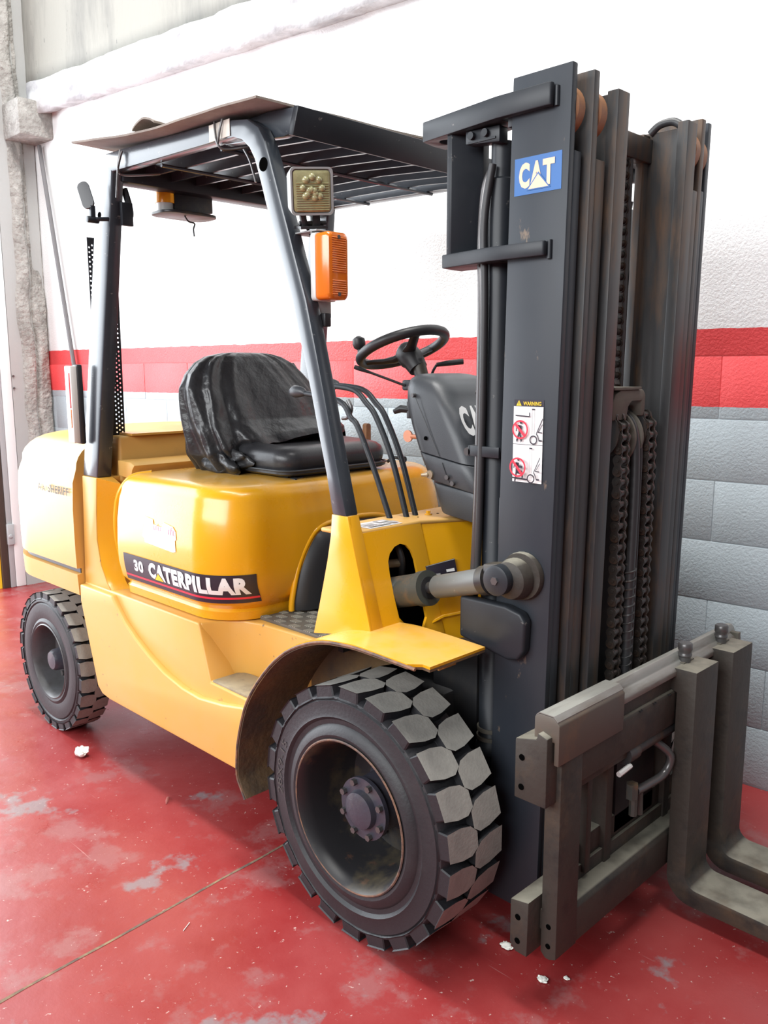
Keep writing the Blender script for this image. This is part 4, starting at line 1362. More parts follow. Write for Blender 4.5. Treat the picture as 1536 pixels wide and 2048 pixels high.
# ---- mast
ZT = 2.097
def channel(s, y_out, y_in, web, xf, xb, zb, zt, notch_z, fl):
    """rail with its web on the outer side and flanges towards the centre; s = side"""
    bm = NB()
    yo, yi = s * y_out, s * y_in
    yw = s * (y_out - web)
    box(bm, xb, xf, min(yo, yw), max(yo, yw), zb, zt)
    box(bm, xf - fl, xf, min(yw, yi), max(yw, yi), zb, notch_z)
    box(bm, xb, xb + fl, min(yw, yi), max(yw, yi), zb, zt - .02)
    return bm
mast = None
for s in (-1, 1):
    bm = channel(s, .331, .283, .020, .3954, .2415, .115, ZT, 1.925, .024)
    o = part('outer_mast_rail', bm, MASTP, bev=.003, seg=2, tilt=True)
    if s == -1: mast = o
    bm = channel(s, .268, .208, .022, .4095, .262, .13, ZT - .005, 1.915, .024)
    part('middle_mast_rail', bm, RAIL, bev=.003, tilt=True)
    bm = NB()
    ya, yb = s * .192, s * .1776
    yi = s * .142
    box(bm, .395, .424, min(ya, yi), max(ya, yi), .14, 2.067)
    box(bm, .285, .40, min(s * .192, s * .172), max(s * .192, s * .172), .14, 2.060)
    box(bm, .285, .306, min(ya, yi), max(ya, yi), .14, 2.055)
    part('inner_mast_rail', bm, RAIL, bev=.003, tilt=True)
    for yy, x in ((s * .296, .345), (s * .228, .358)):
        bm = NB()
        lathe(bm, [(.03, -.016), (.050, -.016), (.055, -.012), (.055, .012), (.050, .016), (.03, .016)], (x, yy, 2.012), 'y', 32)
        r = part('mast_roller', bm, RROLL, tilt=True)
        bm = NB(); cyl(bm, (x, yy, 2.012), 'y', .028, -.018, .018, 16)
        part('roller_bearing', bm, DARK, r, tilt=True)
    # upper arms on the rear of the rails
    bm = NB()
    pl = [(-.012, .318), (-.022, .27), (-.022, .22), (.10, .22), (.22, .25), (.24, .3), (.24, .331), (.378, .331), (.384, .338), (.384, .349), (.378, .352), (.238, .352)]
    prism(bm, [(a, s * b) for a, b in pl], 'z', 2.015, 2.062, [circ2(.035, s * .275, .022, 14)])
    part('upper_mast_arm', bm, BLK, bev=.004, tilt=False)
    bm = NB()
    pl = [(.060, .325), (.052, .28), (.052, .24), (.22, .25), (.24, .3), (.24, .331), (.370, .331), (.376, .338), (.376, .349), (.370, .352), (.225, .352)]
    prism(bm, [(a, s * b) for a, b in pl], 'z', 1.708, 1.740)
    part('lower_mast_arm', bm, BLK, bev=.004)
    bm = NB()
    prism(bm, [(.072, s * .322), (.086, s * .322), (.135, s * .262), (.135, s * .24), (.072, s * .30)], 'z', 1.735, 2.02)
    part('arm_gusset', bm, BLK, bev=.001)
    for x, z, m in ((.388, 2.035, 0), (.380, 1.722, 0)):
        bm = NB(); tube(bm, [(x, s * .333, z - .02), (x, s * .333, z + .02)], .006, 8)
        part('weld_bead', bm, BLK, smooth=60)
    # lift cylinder behind the rail with its pipe and hose
    bm = NB()
    lathe(bm, [(.036, .36), (.036, .47), (.041, .475), (.041, .50), (.034, .51), (.034, 1.90), (.026, 1.905), (.026, 1.985)], (.200, s * .272, 0), 'z', 22)
    lc = part('lift_cylinder', bm, BLK, smooth=40, tilt=False)
    bm = NB(); lathe(bm, [(.0385, .535), (.0385, .545)], (.200, s * .272, 0), 'z', 22); lathe(bm, [(.0395, .512), (.0395, .522)], (.200, s * .272, 0), 'z', 22)
    part('cylinder_ring', bm, DUST, lc)
    bm = NB()
    tube(bm, smoothpath([(.185, s * .285, 1.93), (.165, s * .290, 1.88), (.163, s * .298, 1.75), (.172, s * .304, 1.60), (.170, s * .305, 1.2), (.160, s * .305, .90), (.158, s * .305, .80)]), .0115, 10)
    part('hydraulic_pipe', bm, PIPE, lc, smooth=60)
    bm = NB()
    tube(bm, smoothpath([(.205, s * .315, 1.93), (.185, s * .318, 1.80), (.190, s * .318, 1.60), (.186, s * .318, 1.2), (.18, s * .318, .95)]), .009, 10)
    part('hydraulic_hose', bm, HOSE, lc, smooth=60)
    bm = NB()
    prism(bm, [(.125, 1.985), (.225, 1.975), (.225, 2.012), (.125, 2.015)], 'y', s * .318, s * .285)
    hc = part('hose_clamp', bm, BLK, lc, bev=.003)
    bm = NB()
    for x in (.147, .188): cyl(bm, (x, s * .318, 2.0), 'y', .009, -.010, .010, 12)
    box(bm, .135, .215, min(s * .316, s * .321), max(s * .316, s * .321), 1.984, 1.989)
    part('clamp_bolt', bm, BLK, lc)
    # strap holding the pipe at mid height
    bm = NB()
    box(bm, .155, .245, min(s * .318, s * .324), max(s * .318, s * .324), 1.252, 1.278)
    box(bm, .15, .158, min(s * .29, s * .324), max(s * .29, s * .324), 1.252, 1.278)
    part('pipe_strap', bm, BLK, lc, bev=.001)
    bm = NB(); cyl(bm, (.146, s * .318, 1.262), 'y', .010, -.006, .006, 14)
    part('strap_bolt', bm, PIPE, lc)
    # plate below the tilt boss
    bm = NB()
    prism(bm, [(.160, .800), (.160, .905), (.30, .905), (.345, .895), (.36, .875), (.356, .80), (.340, .778), (.31, .772)], 'y', s * .362, s * .331)
    part('boss_plate', bm, BLK, bev=.008, seg=3)
    # lower foot plate
    bm = NB()
    prism(bm, [(.20, .14), (.23, .12), (.388, .118), (.388, .16), (.390, .30), (.255, .30), (.215, .22)], 'y', s * .3285, s * .30)
    part('mast_foot', bm, DARK, bev=.004)
for z, h, x0, x1 in ((.30, .16, .245, .275), (1.10, .12, .235, .26), (2.02, .045, .225, .26)):
    bm = NB(); box(bm, x0, x1, -.325, .325, z - h / 2, z + h / 2)
    part('mast_crossmember', bm, BLK, bev=.004, tilt=True)
bm = NB(); box(bm, .285, .315, -.19, .19, 1.985, 2.045)
part('inner_mast_crossmember', bm, RAIL, bev=.004, tilt=True)
bm = NB(); box(bm, .285, .315, -.19, .19, .30, .42)
part('inner_mast_crossmember', bm, RAIL, bev=.004, tilt=True)
bm = NB(); tube(bm, smoothpath([(.335, .17, 2.058), (.36, .172, 2.076), (.395, .174, 2.078), (.42, .176, 2.062)]), .010, 8)
part('top_hose_loop', bm, HOSE, smooth=60)

# mast prints
def mast_pt(x0, x1, z0, z1):
    def f(u, v, l):
        z = z0 + (z1 - z0) * v
        return V(x0 + (x1 - x0) * u + 0 * TAU, -.331 - l, z)
    return f
MFIX = TAU * (1.885 - .3)
dc = Decal(mast_pt(.2805, .404, 1.845, 1.924))
dc.rect(0, 1, 0, 1, 0)
dc.text('C', .10, .33, .17, .86, 1, .05)
dc.text('A', .34, .62, .17, .86, 1, .05)
dc.text('T', .61, .86, .17, .86, 1, .05)
dc.poly([(.27, .10), (.78, .10), (.52, .56)], 0); dc.poly([(.31, .13), (.74, .13), (.52, .50)], 1)
dc.done('brand_sticker', [STKBL, STKT], mast, label='blue sticker with pale letters at the mast top')
dc = Decal(mast_pt(.294, .376, 1.203, 1.394))
# u across, v up; the black strip with the word, then two white panels
dc.rect(0, 1, .92, 1.0, 0)
dc.poly([(.07, .926), (.25, .926), (.16, .992)], 3)
dc.rect(.15, .17, .945, .972, 0); dc.rect(.15, .17, .934, .940, 0)
dc.text('WARNING', .32, .92, .932, .978, 3, .02)
dc.rect(0, 1, 0, .918, 1)
dc.rect(0, 1, .458, .464, 0)
for k, v0 in enumerate((.464, .0)):
    W, H = 1.0, .455
    A = lambda u, v: (u, v0 + v * H)
    lw = .018
    def ln(p, q, w_=lw, mi=0): dc.line(A(*p), A(*q), w_, mi)
    # truck outline
    ln((.64, .28), (.64, .92), .010, 4); ln((.72, .28), (.72, .92), .010, 4); ln((.63, .93), (.73, .93))
    ln((1.0, .70), (.80, .30)); ln((1.0, .55), (.86, .34), .012); ln((.80, .30), (.86, .22)); ln((.86, .22), (.90, .12)); ln((.90, .12), (1.0, .12)); ln((.86, .34), (1.0, .33), .012)
    n = 24
    def ringv(cx, cy, r, w_, mi):
        dc.k += 1
        lift = .0006 + .00035 * dc.k
        asp = .082 / .191
        P = lambda rr, a: dc.fn(cx + rr * math.cos(a), v0 + cy * H + rr * asp * math.sin(a), lift)
        I_ = [dc.bm.verts.new(P(r - w_, 2 * PI * i / n)) for i in range(n)]; O_ = [dc.bm.verts.new(P(r, 2 * PI * i / n)) for i in range(n)]
        for i in range(n): dc.bm.faces.new((I_[i], I_[(i + 1) % n], O_[(i + 1) % n], O_[i])).material_index = mi
    ringv(.72, .13, .13, .035, 0)
    def disc(cx, cy, r, mi):
        asp = .082 / .191
        dc.poly([(cx + r * math.cos(2 * PI * i / 12), v0 + cy * H + r * asp * math.sin(2 * PI * i / 12)) for i in range(12)], mi)
    if k == 0:
        ln((.10, .76), (.58, .74), .014); ln((.58, .74), (.58, .85), .03)
        disc(.30, .58, .045, 0)
        dc.poly([A(.20, .51), A(.33, .50), A(.33, .38), A(.30, .26), A(.23, .26), A(.22, .40)], 0)
        ln((.17, .50), (.15, .34), .03); ln((.25, .28), (.17, .07), .05); ln((.28, .28), (.34, .07), .05)
        ringv(.29, .39, .27, .05, 2); ln((.12, .54), (.46, .22), .045, 2)
    else:
        ln((.08, .12), (.60, .10), .02)
        disc(.30, .62, .045, 0)
        dc.poly([A(.20, .54), A(.32, .53), A(.33, .40), A(.30, .28), A(.21, .28), A(.21, .42)], 0)
        ln((.17, .52), (.15, .38), .03); ln((.24, .30), (.44, .27), .05); ln((.43, .27), (.46, .13), .05); ln((.25, .28), (.20, .02), .05); ln((.3, .44), (.46, .42), .03)
        ringv(.29, .41, .28, .05, 2); ln((.12, .57), (.46, .22), .045, 2)
dc.done('warning_sticker', [STKB, STKW, STKR, STKY, STKG], mast, label='white warning sticker with two crossed-out figures')

# ---- centre cylinder, yoke, sheaves, chains and hoses between the rails
bm = NB()
lathe(bm, [(.05, .20), (.05, 1.24), (.043, 1.25), (.043, 1.30)], (.335, -.01, 0), 'z', 24)
part('centre_cylinder', bm, DARK, smooth=40)
bm = NB()
pr = [(-.098, 1.338), (-.098, 1.385), (-.085, 1.403), (-.06, 1.412), (.050, 1.412), (.062, 1.400), (.062, 1.345), (.042, 1.345), (.042, 1.385), (-.005, 1.385), (-.022, 1.37), (-.03, 1.338)]
prism(bm, pr, 'x', .335, .415)
yoke = part('chain_yoke', bm, DUST, bev=.004)
bm = NB(); box(bm, .31, .42, -.10, .03, 1.412, 1.419)
part('yoke_plate', bm, DUST, yoke, bev=.001)
for y, wd_ in ((-.062, .024), (.074, .024)):
    bm = NB(); lathe(bm, [(.02, -wd_), (.062, -wd_), (.062, -wd_ * .75), (.050, -wd_ * .7), (.050, wd_ * .7), (.062, wd_ * .75), (.062, wd_), (.02, wd_)], (.365, y, 1.305), 'y', 36)
    part('chain_sheave', bm, RAIL, yoke, smooth=35)
bm = NB(); lathe(bm, [(.02, -.022), (.078, -.022), (.078, -.014), (.058, -.006), (.058, .006), (.078, .014), (.078, .022), (.02, .022)], (.352, .012, 1.290), 'y', 40)
part('hose_pulley', bm, DUST, yoke, smooth=35)

def link_mesh(yw, pitch, r, inner):
    bm = NB()
    for sg in (-1, 1):
        y0 = sg * yw
        pts = []
        for k in range(9):
            q = R(0 + 180 * k / 8); pts.append((r * math.cos(q), pitch / 2 + r * math.sin(q)))
        pts.append((-r * .62, 0))
        for k in range(9):
            q = R(180 + 180 * k / 8); pts.append((r * math.cos(q), -pitch / 2 + r * math.sin(q)))
        pts.append((r * .62, 0))
        prism(bm, pts, 'y', y0 - .0016, y0 + .0016)
    for zc in (-pitch / 2, pitch / 2):
        cyl(bm, (0, 0, zc), 'y', r * (.72 if inner else .40), -yw - (0 if inner else .004), yw + (0 if inner else .004), 10)
    return bm
def chain(path, yw, pitch, r, label=None):
    """roller chain along a path of points; links alternate between inner and outer plates"""
    P = [Vector(p) for p in path]
    L = [0]
    for a, b in zip(P, P[1:]): L.append(L[-1] + (b - a).length)
    def at(d):
        for i in range(len(P) - 1):
            if d <= L[i + 1]: return P[i].lerp(P[i + 1], (d - L[i]) / (L[i + 1] - L[i]))
        return P[-1]
    c = thing_part('lift_chain', P[0])
    if label: c['label'] = label
    n = int(L[-1] / pitch)
    src = {}
    for k in range(n):
        a, b = at(k * pitch), at((k + 1) * pitch)
        m = (a + b) / 2; d = b - a
        ang = math.atan2(d.x, d.z)
        kind = k % 2
        if kind not in src:
            o = part('chain_link', link_mesh(yw - (.0045 if kind else 0), pitch, r, bool(kind)), CHAINM, c, origin=(0, 0, 0), smooth=40)
            o.location = m - POS[c.name]; POS[o.name] = m; o.rotation_euler = (0, ang, 0)
            src[kind] = o
        else: inst(src[kind], 'chain_link', m, (0, ang, 0), c)
    return c
def thing_part(name, loc):
    o = bpy.data.objects.new(name, None); o.empty_display_size = .05
    COL.objects.link(o); o.parent = F; POS[o.name] = Vector(loc); o.location = Vector(loc) - POS[F.name]
    return o
def over(y, xc, zc, r, zlow, zback):
    pts = [(xc - r, y, zback)] + [(xc + r * math.cos(R(180 - 18 * k)), y, zc + r * math.sin(R(180 - 18 * k))) for k in range(11)] + [(xc + r + .002, y, zlow)]
    return pts
chain(over(-.062, .365, 1.305, .058, .60, 1.22), .0175, .0275, .0132, 'nearer rusty lift chain')
chain(over(.074, .365, 1.305, .058, .60, 1.22), .0175, .0275, .0132, 'farther rusty lift chain')
chain([(.33, .050, 1.42), (.33, .052, 2.00)], .0150, .0275, .0115, 'upper lift chain above the sheaves')
bm = NB(); tube(bm, [(.330, .078, 1.30), (.330, .082, 2.0)], .009, 10)
part('hydraulic_pipe', bm, PIPE)
bm = NB()
tube(bm, smoothpath([(.30, .0, 1.15), (.30, .004, 1.28), (.33, .010, 1.345), (.37, .012, 1.352), (.408, .012, 1.32), (.422, .010, 1.22), (.430, -.005, .95), (.432, -.012, .72), (.432, -.014, .62)], 8), .0125, 12)
hs = part('braided_hose', bm, HOSE, smooth=60)
bm = NB()
pts = []
for k in range(150):
    z = .64 + .33 * k / 149
    x, y = .4315, -.010 + .006 * (z - .7) / .3
    pts.append((x + .0125 * math.cos(k * .62), y + .0125 * math.sin(k * .62), z))
tube(bm, pts, .0032, 5)
part('spiral_guard', bm, RAIL, hs, smooth=60)
bm = NB(); tube(bm, smoothpath([(.30, .034, 1.2), (.31, .034, 1.30), (.35, .034, 1.366), (.39, .034, 1.35), (.418, .034, 1.28), (.424, .028, 1.1), (.426, .020, .62)], 6), .0075, 8)
part('hydraulic_hose', bm, HOSE, smooth=60)
bm = NB(); tube(bm, [(.34, -.16, 1.1), (.34, -.10, 1.105)], .004, 6); tube(bm, [(.36, -.135, .905), (.36, -.095, .905)], .006, 8)
part('cable_tie', bm, WHITEP)

# ---- carriage and side shifter
def yprism(pr, y0, y1): 
    bm = NB(); prism(bm, pr, 'y', y0, y1); return bm
cb = part('carriage_upper_bar', yprism([(.433, .515), (.517, .515), (.517, .676), (.492, .684), (.488, .668), (.433, .655)], -.49, .49), DIRT, bev=.003, label='upper carriage bar')
cl = part('carriage_lower_bar', yprism([(.430, .152), (.445, .135), (.478, .135), (.480, .272), (.430, .262)], -.49, .49), DIRT, bev=.003)
for par_, pts in ((cb, ((.452, .615), (.452, .545))), (cl, ((.452, .225), (.452, .165)))):
    b0 = None
    for x, z in pts:
        bm = NB(); cyl(bm, (x, -.4905, z), 'y', .0075, -.0006, .002, 12)
        part('bolt_hole', bm, HOLE, par_)
for y in (-.155, .155):
    bm = NB(); prism(bm, [(.425, .15), (.485, .15), (.485, .62), (.465, .655), (.425, .655)], 'y', y - .016, y + .016)
    part('carriage_plate', bm, DIRT, cb, bev=.003)
bm = NB(); box(bm, .44, .47, -.10, .10, .28, .50)
part('carriage_backing', bm, DARK, cb)
# hook bar riding on the carriage
HOOKM = mat('dusty_worn_hook_steel', (0.085, 0.070, 0.055), 0.55, second=(0.15, 0.09, 0.05), scale=6, lo=0.5, hi=0.7)
hook = part('sideshift_hook_bar', yprism([(.470, .612), (.470, .712), (.482, .722), (.520, .722), (.535, .706), (.535, .612), (.522, .612), (.522, .664), (.484, .664), (.484, .612)], -.472, -.195), HOOKM, bev=.003, label='worn shiny hook bar on top of the carriage')
bm = yprism([(.474, .665), (.474, .708), (.484, .718), (.500, .720), (.508, .712), (.512, .700), (.524, .694), (.530, .686), (.530, .672)], -.20, .485)
part('hook_rail', bm, SHINY, hook, bev=.002)
bm = NB(); prism(bm, [(.474, .7145), (.483, .7225), (.519, .7225), (.530, .7115), (.530, .714), (.520, .7245), (.482, .7245), (.474, .717)], 'y', -.4715, -.196)
part('hook_top_wear', bm, SHINY, hook)
# side-shift frame in front
fr = [(.4885, .6325), (.4885, .545), (.497, .538), (.5275, .538), (.5275, .628), (.520, .6325)]
sf = part('sideshift_top_bar', yprism(fr, -.446, .446), DIRT, bev=.003)
for y in (-.300, -.262, -.205, -.105, -.035, .045):
    bm = NB(); prism(bm, [(.505, .629), (.5305, .629), (.5305, .6265), (.505, .6345)], 'y', y, y + .012)
    part('fork_notch', bm, DARK, sf)
bm = NB(); box(bm, .492, .517, -.33, -.215, .6335, .6352)
part('yellow_paint_mark', bm, STKY, sf)
for s, y0, y1 in ((-1, -.449, -.362), (1, .362, .449)):
    bm = yprism([(.487, .136), (.500, .124), (.512, .124), (.529, .132), (.529, .634), (.487, .634)], y0, y1)
    up_ = part('sideshift_upright', bm, DIRT, sf, bev=.004)
    if s < 0:
        for z in (.607, .560, .207, .158):
            bm = NB(); cyl(bm, (.508, -.4495, z), 'y', .0065, -.0006, .002, 12)
            part('bolt_hole', bm, HOLE, sf)
part('sideshift_lower_bar', yprism([(.484, .137), (.500, .127), (.5275, .134), (.5275, .222), (.518, .232), (.455, .236), (.455, .20), (.484, .18)], -.44, .44), DIRT, sf, bev=.004)
bm = NB(); box(bm, .440, .47, -.30, .30, .262, .330)
part('lower_guide', bm, DIRT, sf, bev=.004)
bm = NB(); box(bm, .50, .535, .452, .470, .56, .705)
part('end_stop', bm, DUST, sf, bev=.002)
for y in (-.345, -.27):
    bm = NB(); box(bm, .47, .49, y, y + .022, .25, .54)
    part('guide_strip', bm, DIRT, sf, bev=.002)
bm = NB(); tube(bm, [(.505, -.11, .520), (.505, .42, .520)], .020, 14); tube(bm, [(.505, -.14, .520), (.505, -.09, .520)], .026, 14)
part('sideshift_cylinder', bm, RAIL, sf, smooth=40)
bm = NB(); tube(bm, smoothpath([(.505, .03, .50), (.535, .06, .46), (.53, .04, .415), (.52, -.03, .405), (.515, -.08, .405)]), .011, 10)
part('hydraulic_hose', bm, PIPE, sf, smooth=60)
bm = NB(); tube(bm, [(.512, -.085, .42), (.512, -.085, .34)], .011, 8); tube(bm, [(.512, -.055, .41), (.512, -.05, .33)], .009, 8); cyl(bm, (.512, -.095, .41), 'z', .016, -.02, .02, 6)
part('hose_fitting', bm, CYLD, sf)
bm = NB(); tube(bm, [(.525, -.19, .492), (.525, -.135, .496)], .007, 8)
part('white_cable_tie', bm, WHITEP, sf)

# ---- forks
def fork(y0, lab):
    y1 = y0 + .130
    bm = NB()
    xr, xf = .533, .585
    t = .050
    out = [(xr - .031, .694), (xf, .694)]
    ri_ = .034
    for k in range(7):
        q = R(180 + 90 * k / 6); out.append((xf + ri_ + ri_ * math.cos(q), .095 + ri_ + ri_ * math.sin(q)))
    out += [(1.62, .075), (1.66, .062), (1.66, .050), (1.60, .046)]
    ro = .07
    for k in range(7):
        q = R(270 - 90 * k / 6); out.append((xr + ro + ro * math.cos(q), .046 + ro + ro * math.sin(q)))
    out += [(xr, .628), (xr - .031, .64)]
    prism(bm, out, 'y', y0, y1)
    f = part('fork', bm, DIRT, bev=.004, seg=2)
    f['label'] = lab
    bm = NB()
    lathe(bm, [(.015, .690), (.015, .708), (.018, .711), (.018, .716), (.0165, .718), (.0165, .724), (.0185, .727), (.0185, .743), (.016, .746)], (.520, y0 + .065, 0), 'z', 24)
    part('fork_lock_pin', bm, BOLT, f, smooth=40)
    bm = NB(); box(bm, .51, .53, y0 + .04, y0 + .10, .693, .697)
    part('pin_dirt', bm, DUST, f)
fork(.0785, 'nearer fork arm, rusty and dusty'); fork(.303, 'farther fork arm, rusty and dusty')

# ---- work lamp and indicator on the near front leg
def lamp():
    M_ = Matrix.Translation((-.262, -.470, 1.915)) @ Matrix.Rotation(R(-20), 4, 'Z') @ Matrix.Rotation(R(5), 4, 'X') @ Matrix.Rotation(R(10), 4, 'Y')
    def tr(bm): bm.transform(M_); return bm
    bm = NB()
    loft(bm, [[(x, a, b) for a, b in roundrect(-h, h, -h, h, r)] for x, h, r in ((-.045, .030, .012), (-.035, .050, .014), (.010, .058, .012), (.014, .058, .012), (.014, .053, .010), (.008, .051, .010))])
    body = part('work_lamp', tr(bm), GREYP, smooth=40)
    bm = NB()
    loft(bm, [[(x, a, b) for a, b in roundrect(-h, h, -h, h, .009)] for x, h in ((.006, .050), (.013, .050), (.016, .044))])
    part('lamp_glass', tr(bm), LAMPG, body, smooth=40)
    bm = NB()
    for k in range(15):
        z = -.045 + .0058 * k
        if z > .02: break
        tube(bm, [(.0165, -.044, z), (.0165, .044, z)], .0016, 5)
    part('glass_rib', tr(bm), LAMPG, body)
    bm = NB()
    for k in range(13):
        q = R(-40 + 260 * (k % 7) / 6); rr = 1 if k < 7 else .42
        cx_, cz_ = .026 * rr * math.cos(q) - (.003 if k > 6 else 0), .006 + .028 * rr * math.sin(q) - (.014 if k > 6 else 0)
        bmesh.ops.create_icosphere(bm, subdivisions=2, radius=.010, matrix=Matrix.Translation((.0135, cx_, cz_)))
    part('lamp_bulb_bump', tr(bm), LAMPG, body)
    bm = NB()
    tube(bm, [(-.01, -.02, -.058), (-.012, -.015, -.085)], .010, 8); box(bm, -.035, .015, -.035, .04, -.092, -.084); tube(bm, [(-.012, -.03, -.078), (-.012, .045, -.078)], .006, 8)
    box(bm, -.02, .0, .005, .025, -.088, -.055)
    part('lamp_bracket', tr(bm), RIMB, body, bev=.001)
lamp()
bm = NB()
box(bm, -.335, -.235, -.475, -.41, 1.815, 1.819); box(bm, -.258, -.255, -.475, -.41, 1.60, 1.819)
ib = part('indicator_bracket', bm, GREYP, bev=.001)
bm = NB()
prism(bm, roundrect(-.480, -.405, 1.64, 1.812, .012), 'x', -.254, -.236)
part('indicator_base', bm, WHITEP, ib, bev=.003)
bm = NB()
loft(bm, [[(x, a, b) for a, b in roundrect(-.4785 + i, -.4065 - i, 1.642 + i, 1.810 - i, .012)] for x, i in ((-.237, 0), (-.195, .0), (-.188, .004), (-.186, .010))])
il = part('indicator_lens', bm, ORANGE, ib, smooth=40)
bm = NB()
for k in range(26):
    z = 1.655 + .0056 * k
    if abs(z - 1.70) < .006: continue
    tube(bm, [(-.1862, -.466, z), (-.1862, -.419, z)], .0018, 5)
part('lens_rib', bm, ORANGE, ib)
bm = NB()
for z in (1.797, 1.655): cyl(bm, (-.186, -.4425, z), 'x', .005, -.002, .002, 10)
part('lens_screw', bm, BOLT, ib)
bm = NB(); tube(bm, smoothpath([(-.30, -.45, 1.83), (-.28, -.44, 1.78), (-.27, -.445, 1.7), (-.265, -.44, 1.58)]), .004, 6)
part('lamp_wire', bm, HOSE, ib)
bm = NB(); box(bm, -.252, -.232, -.452, -.43, 1.575, 1.61)
part('wire_plug', bm, PLASTD, ib, bev=.003)

# ---- beacon box hanging under the rear of the guard
bm = NB()
prism(bm, [(-.235, 2.022), (-.075, 2.035), (-.075, 2.135), (-.235, 2.12)], 'x', -1.36, -1.285)
bc = part('beacon_box', bm, RIMB, bev=.003)
bm = NB()
prism(bm, roundrect(-1.375, -1.235, -.300, -.072, .05), 'z', 2.012, 2.022)
part('beacon_base', bm, RIMB, bc, bev=.002)
bm = NB()
lathe(bm, [(.030, 2.022), (.030, 2.052)], (-1.315, -.258, 0), 'z', 24); part('beacon_collar', bm, WHITEP, bc, smooth=40)
bm = NB()
lathe(bm, [(.034, 2.052), (.034, 2.10), (.026, 2.118), (.010, 2.122)], (-1.315, -.258, 0), 'z', 24); part('beacon_lens', bm, AMBERB, bc, smooth=50)
bm = NB(); tube(bm, smoothpath([(-1.28, -.20, 2.012), (-1.28, -.185, 1.995), (-1.28, -.16, 1.99), (-1.28, -.165, 1.97), (-1.28, -.163, 1.945)]), .003, 6)
part('beacon_wire', bm, HOSE, bc)

# ---- cardboard on the roof, tied on with wire
bm = NB()
nx, ny = 40, 22
G = []
for j in range(ny + 1):
    row = []
    for i in range(nx + 1):
        u, v = i / nx, j / ny
        x = -1.37 + .995 * u + .03 * v * u
        y = -.568 + .76 * v + .018 * u * (1 - v)
        z = 2.1875 - .036 * u + .010 * math.sin(u * 7 + 1) * (1 - v) * (1 - u) + .004 * noise.noise(V(u * 5, v * 4, 1)) + .016 * (1 - u) ** 6 - .004 * u * (1 - v)
        row.append(bm.verts.new((x, y, z)))
    G.append(row)
for j in range(ny):
    for i in range(nx): bm.faces.new((G[j][i], G[j][i + 1], G[j + 1][i + 1], G[j + 1][i]))
ext = bmesh.ops.extrude_face_region(bm, geom=list(bm.faces))
bmesh.ops.translate(bm, verts=[e for e in ext['geom'] if isinstance(e, bmesh.types.BMVert)], vec=(0, 0, .006))
tag(finish('cardboard_sheet', bm, CARD, smooth=50), 'large warped brown board lying on top of the forklift roof', 'board')
bm = NB()
G = []
for j in range(9):
    row = []
    for i in range(17):
        u, v = i / 16, j / 8
        row.append(bm.verts.new((-1.03 + .13 * u, -.535 + .16 * v, 2.192 + .022 * math.sin(PI * u) * (1 - v) + .004 * noise.noise(V(u * 4, v * 4, 3)))))
    G.append(row)
for j in range(8):
    for i in range(16): bm.faces.new((G[j][i], G[j][i + 1], G[j + 1][i + 1], G[j + 1][i]))
ext = bmesh.ops.extrude_face_region(bm, geom=list(bm.faces))
bmesh.ops.translate(bm, verts=[e for e in ext['geom'] if isinstance(e, bmesh.types.BMVert)], vec=(0, 0, .006))
tag(finish('cardboard_scrap', bm, CARD, smooth=50), 'small curled board scrap on top of the large roof board', 'board')
def wire(pts, r, lab):
    bm = NB()
    for p in pts: tube(bm, smoothpath(p, 5), r, 6)
    tag(finish('tie_wire', bm, BOLT, smooth=60), lab, 'wire', 'wire ties on the roof rail')
wire([[(-.630, -.504, 2.148), (-.622, -.508, 2.12), (-.612, -.508, 2.085), (-.60, -.490, 2.072), (-.56, -.440, 2.080)], [(-.592, -.504, 2.148), (-.600, -.508, 2.12), (-.612, -.508, 2.085)], [(-.57, -.45, 2.075), (-.555, -.44, 2.04), (-.545, -.43, 1.985)]], .0035, 'twisted wire hanging from the roof rail at the tape label')
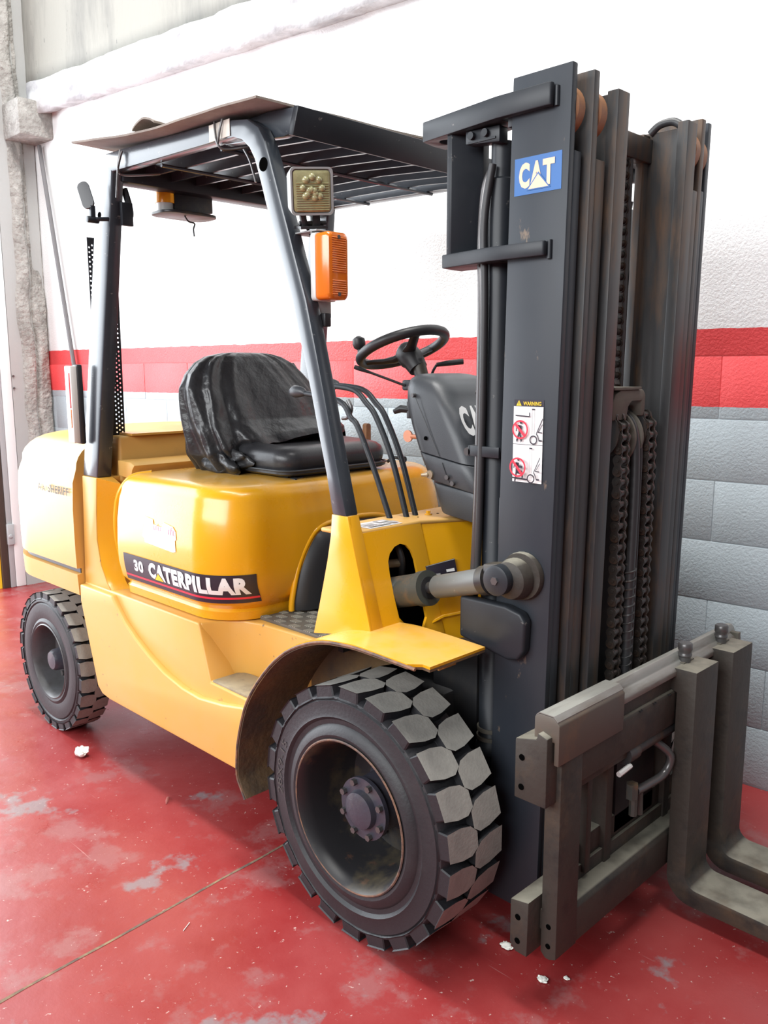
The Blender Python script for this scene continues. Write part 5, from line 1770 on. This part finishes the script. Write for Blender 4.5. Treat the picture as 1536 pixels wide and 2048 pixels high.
wire([[(-1.162, -.506, 2.165), (-1.165, -.510, 2.14), (-1.17, -.512, 2.105), (-1.165, -.49, 2.09), (-1.10, -.40, 2.098)], [(-1.148, -.507, 2.16), (-1.165, -.512, 2.12), (-1.172, -.514, 2.09), (-1.185, -.515, 2.02)]], .0035, 'bent wire tie at the rear leg of the guard')
bm = NB(); tube(bm, smoothpath([(-.60, .488, 2.078), (-.60, .487, 2.05), (-.585, .487, 2.0)]), .0035, 6); cyl(bm, (-.60, .487, 2.07), 'z', .007, -.008, .008, 8)
tag(finish('tie_wire', bm, BOLT, smooth=60), 'short wire dangling from the far roof rail', 'wire', 'wire ties on the roof rail')

# ---- litter on the floor
def scrap(name, x, y, r, m, lab, cat, seed, flat=.35):
    bm = NB()
    bmesh.ops.create_icosphere(bm, subdivisions=3, radius=r)
    for v in bm.verts:
        q = v.co.normalized()
        k = 1 + .55 * noise.noise(q * 1.8 + V(seed, 0, 0)) + .25 * noise.noise(q * 4 + V(0, seed, 0))
        v.co = V(q.x * r * k * 1.25, q.y * r * k, max(0, (q.z * .5 + .5)) * r * k * flat * 2)
    bmesh.ops.translate(bm, verts=bm.verts, vec=(x, y, 0.0005))
    tag(finish(name, bm, m, smooth=60, origin=(x, y, 0)), lab, cat)
scrap('paper_scrap', -1.505, -.612, .022, PAPER, 'crumpled white scrap on the floor ahead of the small rear wheel', 'litter', 1.0, .8)
scrap('paper_scrap', .317, -.345, .012, PAPER, 'white crumb on the floor behind the carriage bars', 'litter', 4.2)
scrap('paper_scrap', .452, -.381, .010, PAPER, 'white crumb under the near carriage corner', 'litter', 7.7)
scrap('paper_scrap', .490, -.335, .006, PAPER, 'tiny white speck right of the crumb under the carriage corner', 'litter', 9.1)
bm = NB(); tube(bm, smoothpath([(-.985, -.545, .003), (-.965, -.560, .010), (-.945, -.578, .004)]), [.002, .003, .004, .005, .005, .005, .005, .005, .005, .004, .003, .002, .001], 6, flat=.4)
tag(finish('dry_leaf', bm, LEAFM, smooth=60), 'small curled dark red leaf on the floor beside the side panel', 'leaf')
bm = NB(); tube(bm, [(-.345, -.865, .0015), (-.328, -.895, .0015)], .0012, 5)
tag(finish('straw_bit', bm, PAPER), 'pale straw bit on the floor near the slab joint', 'litter')
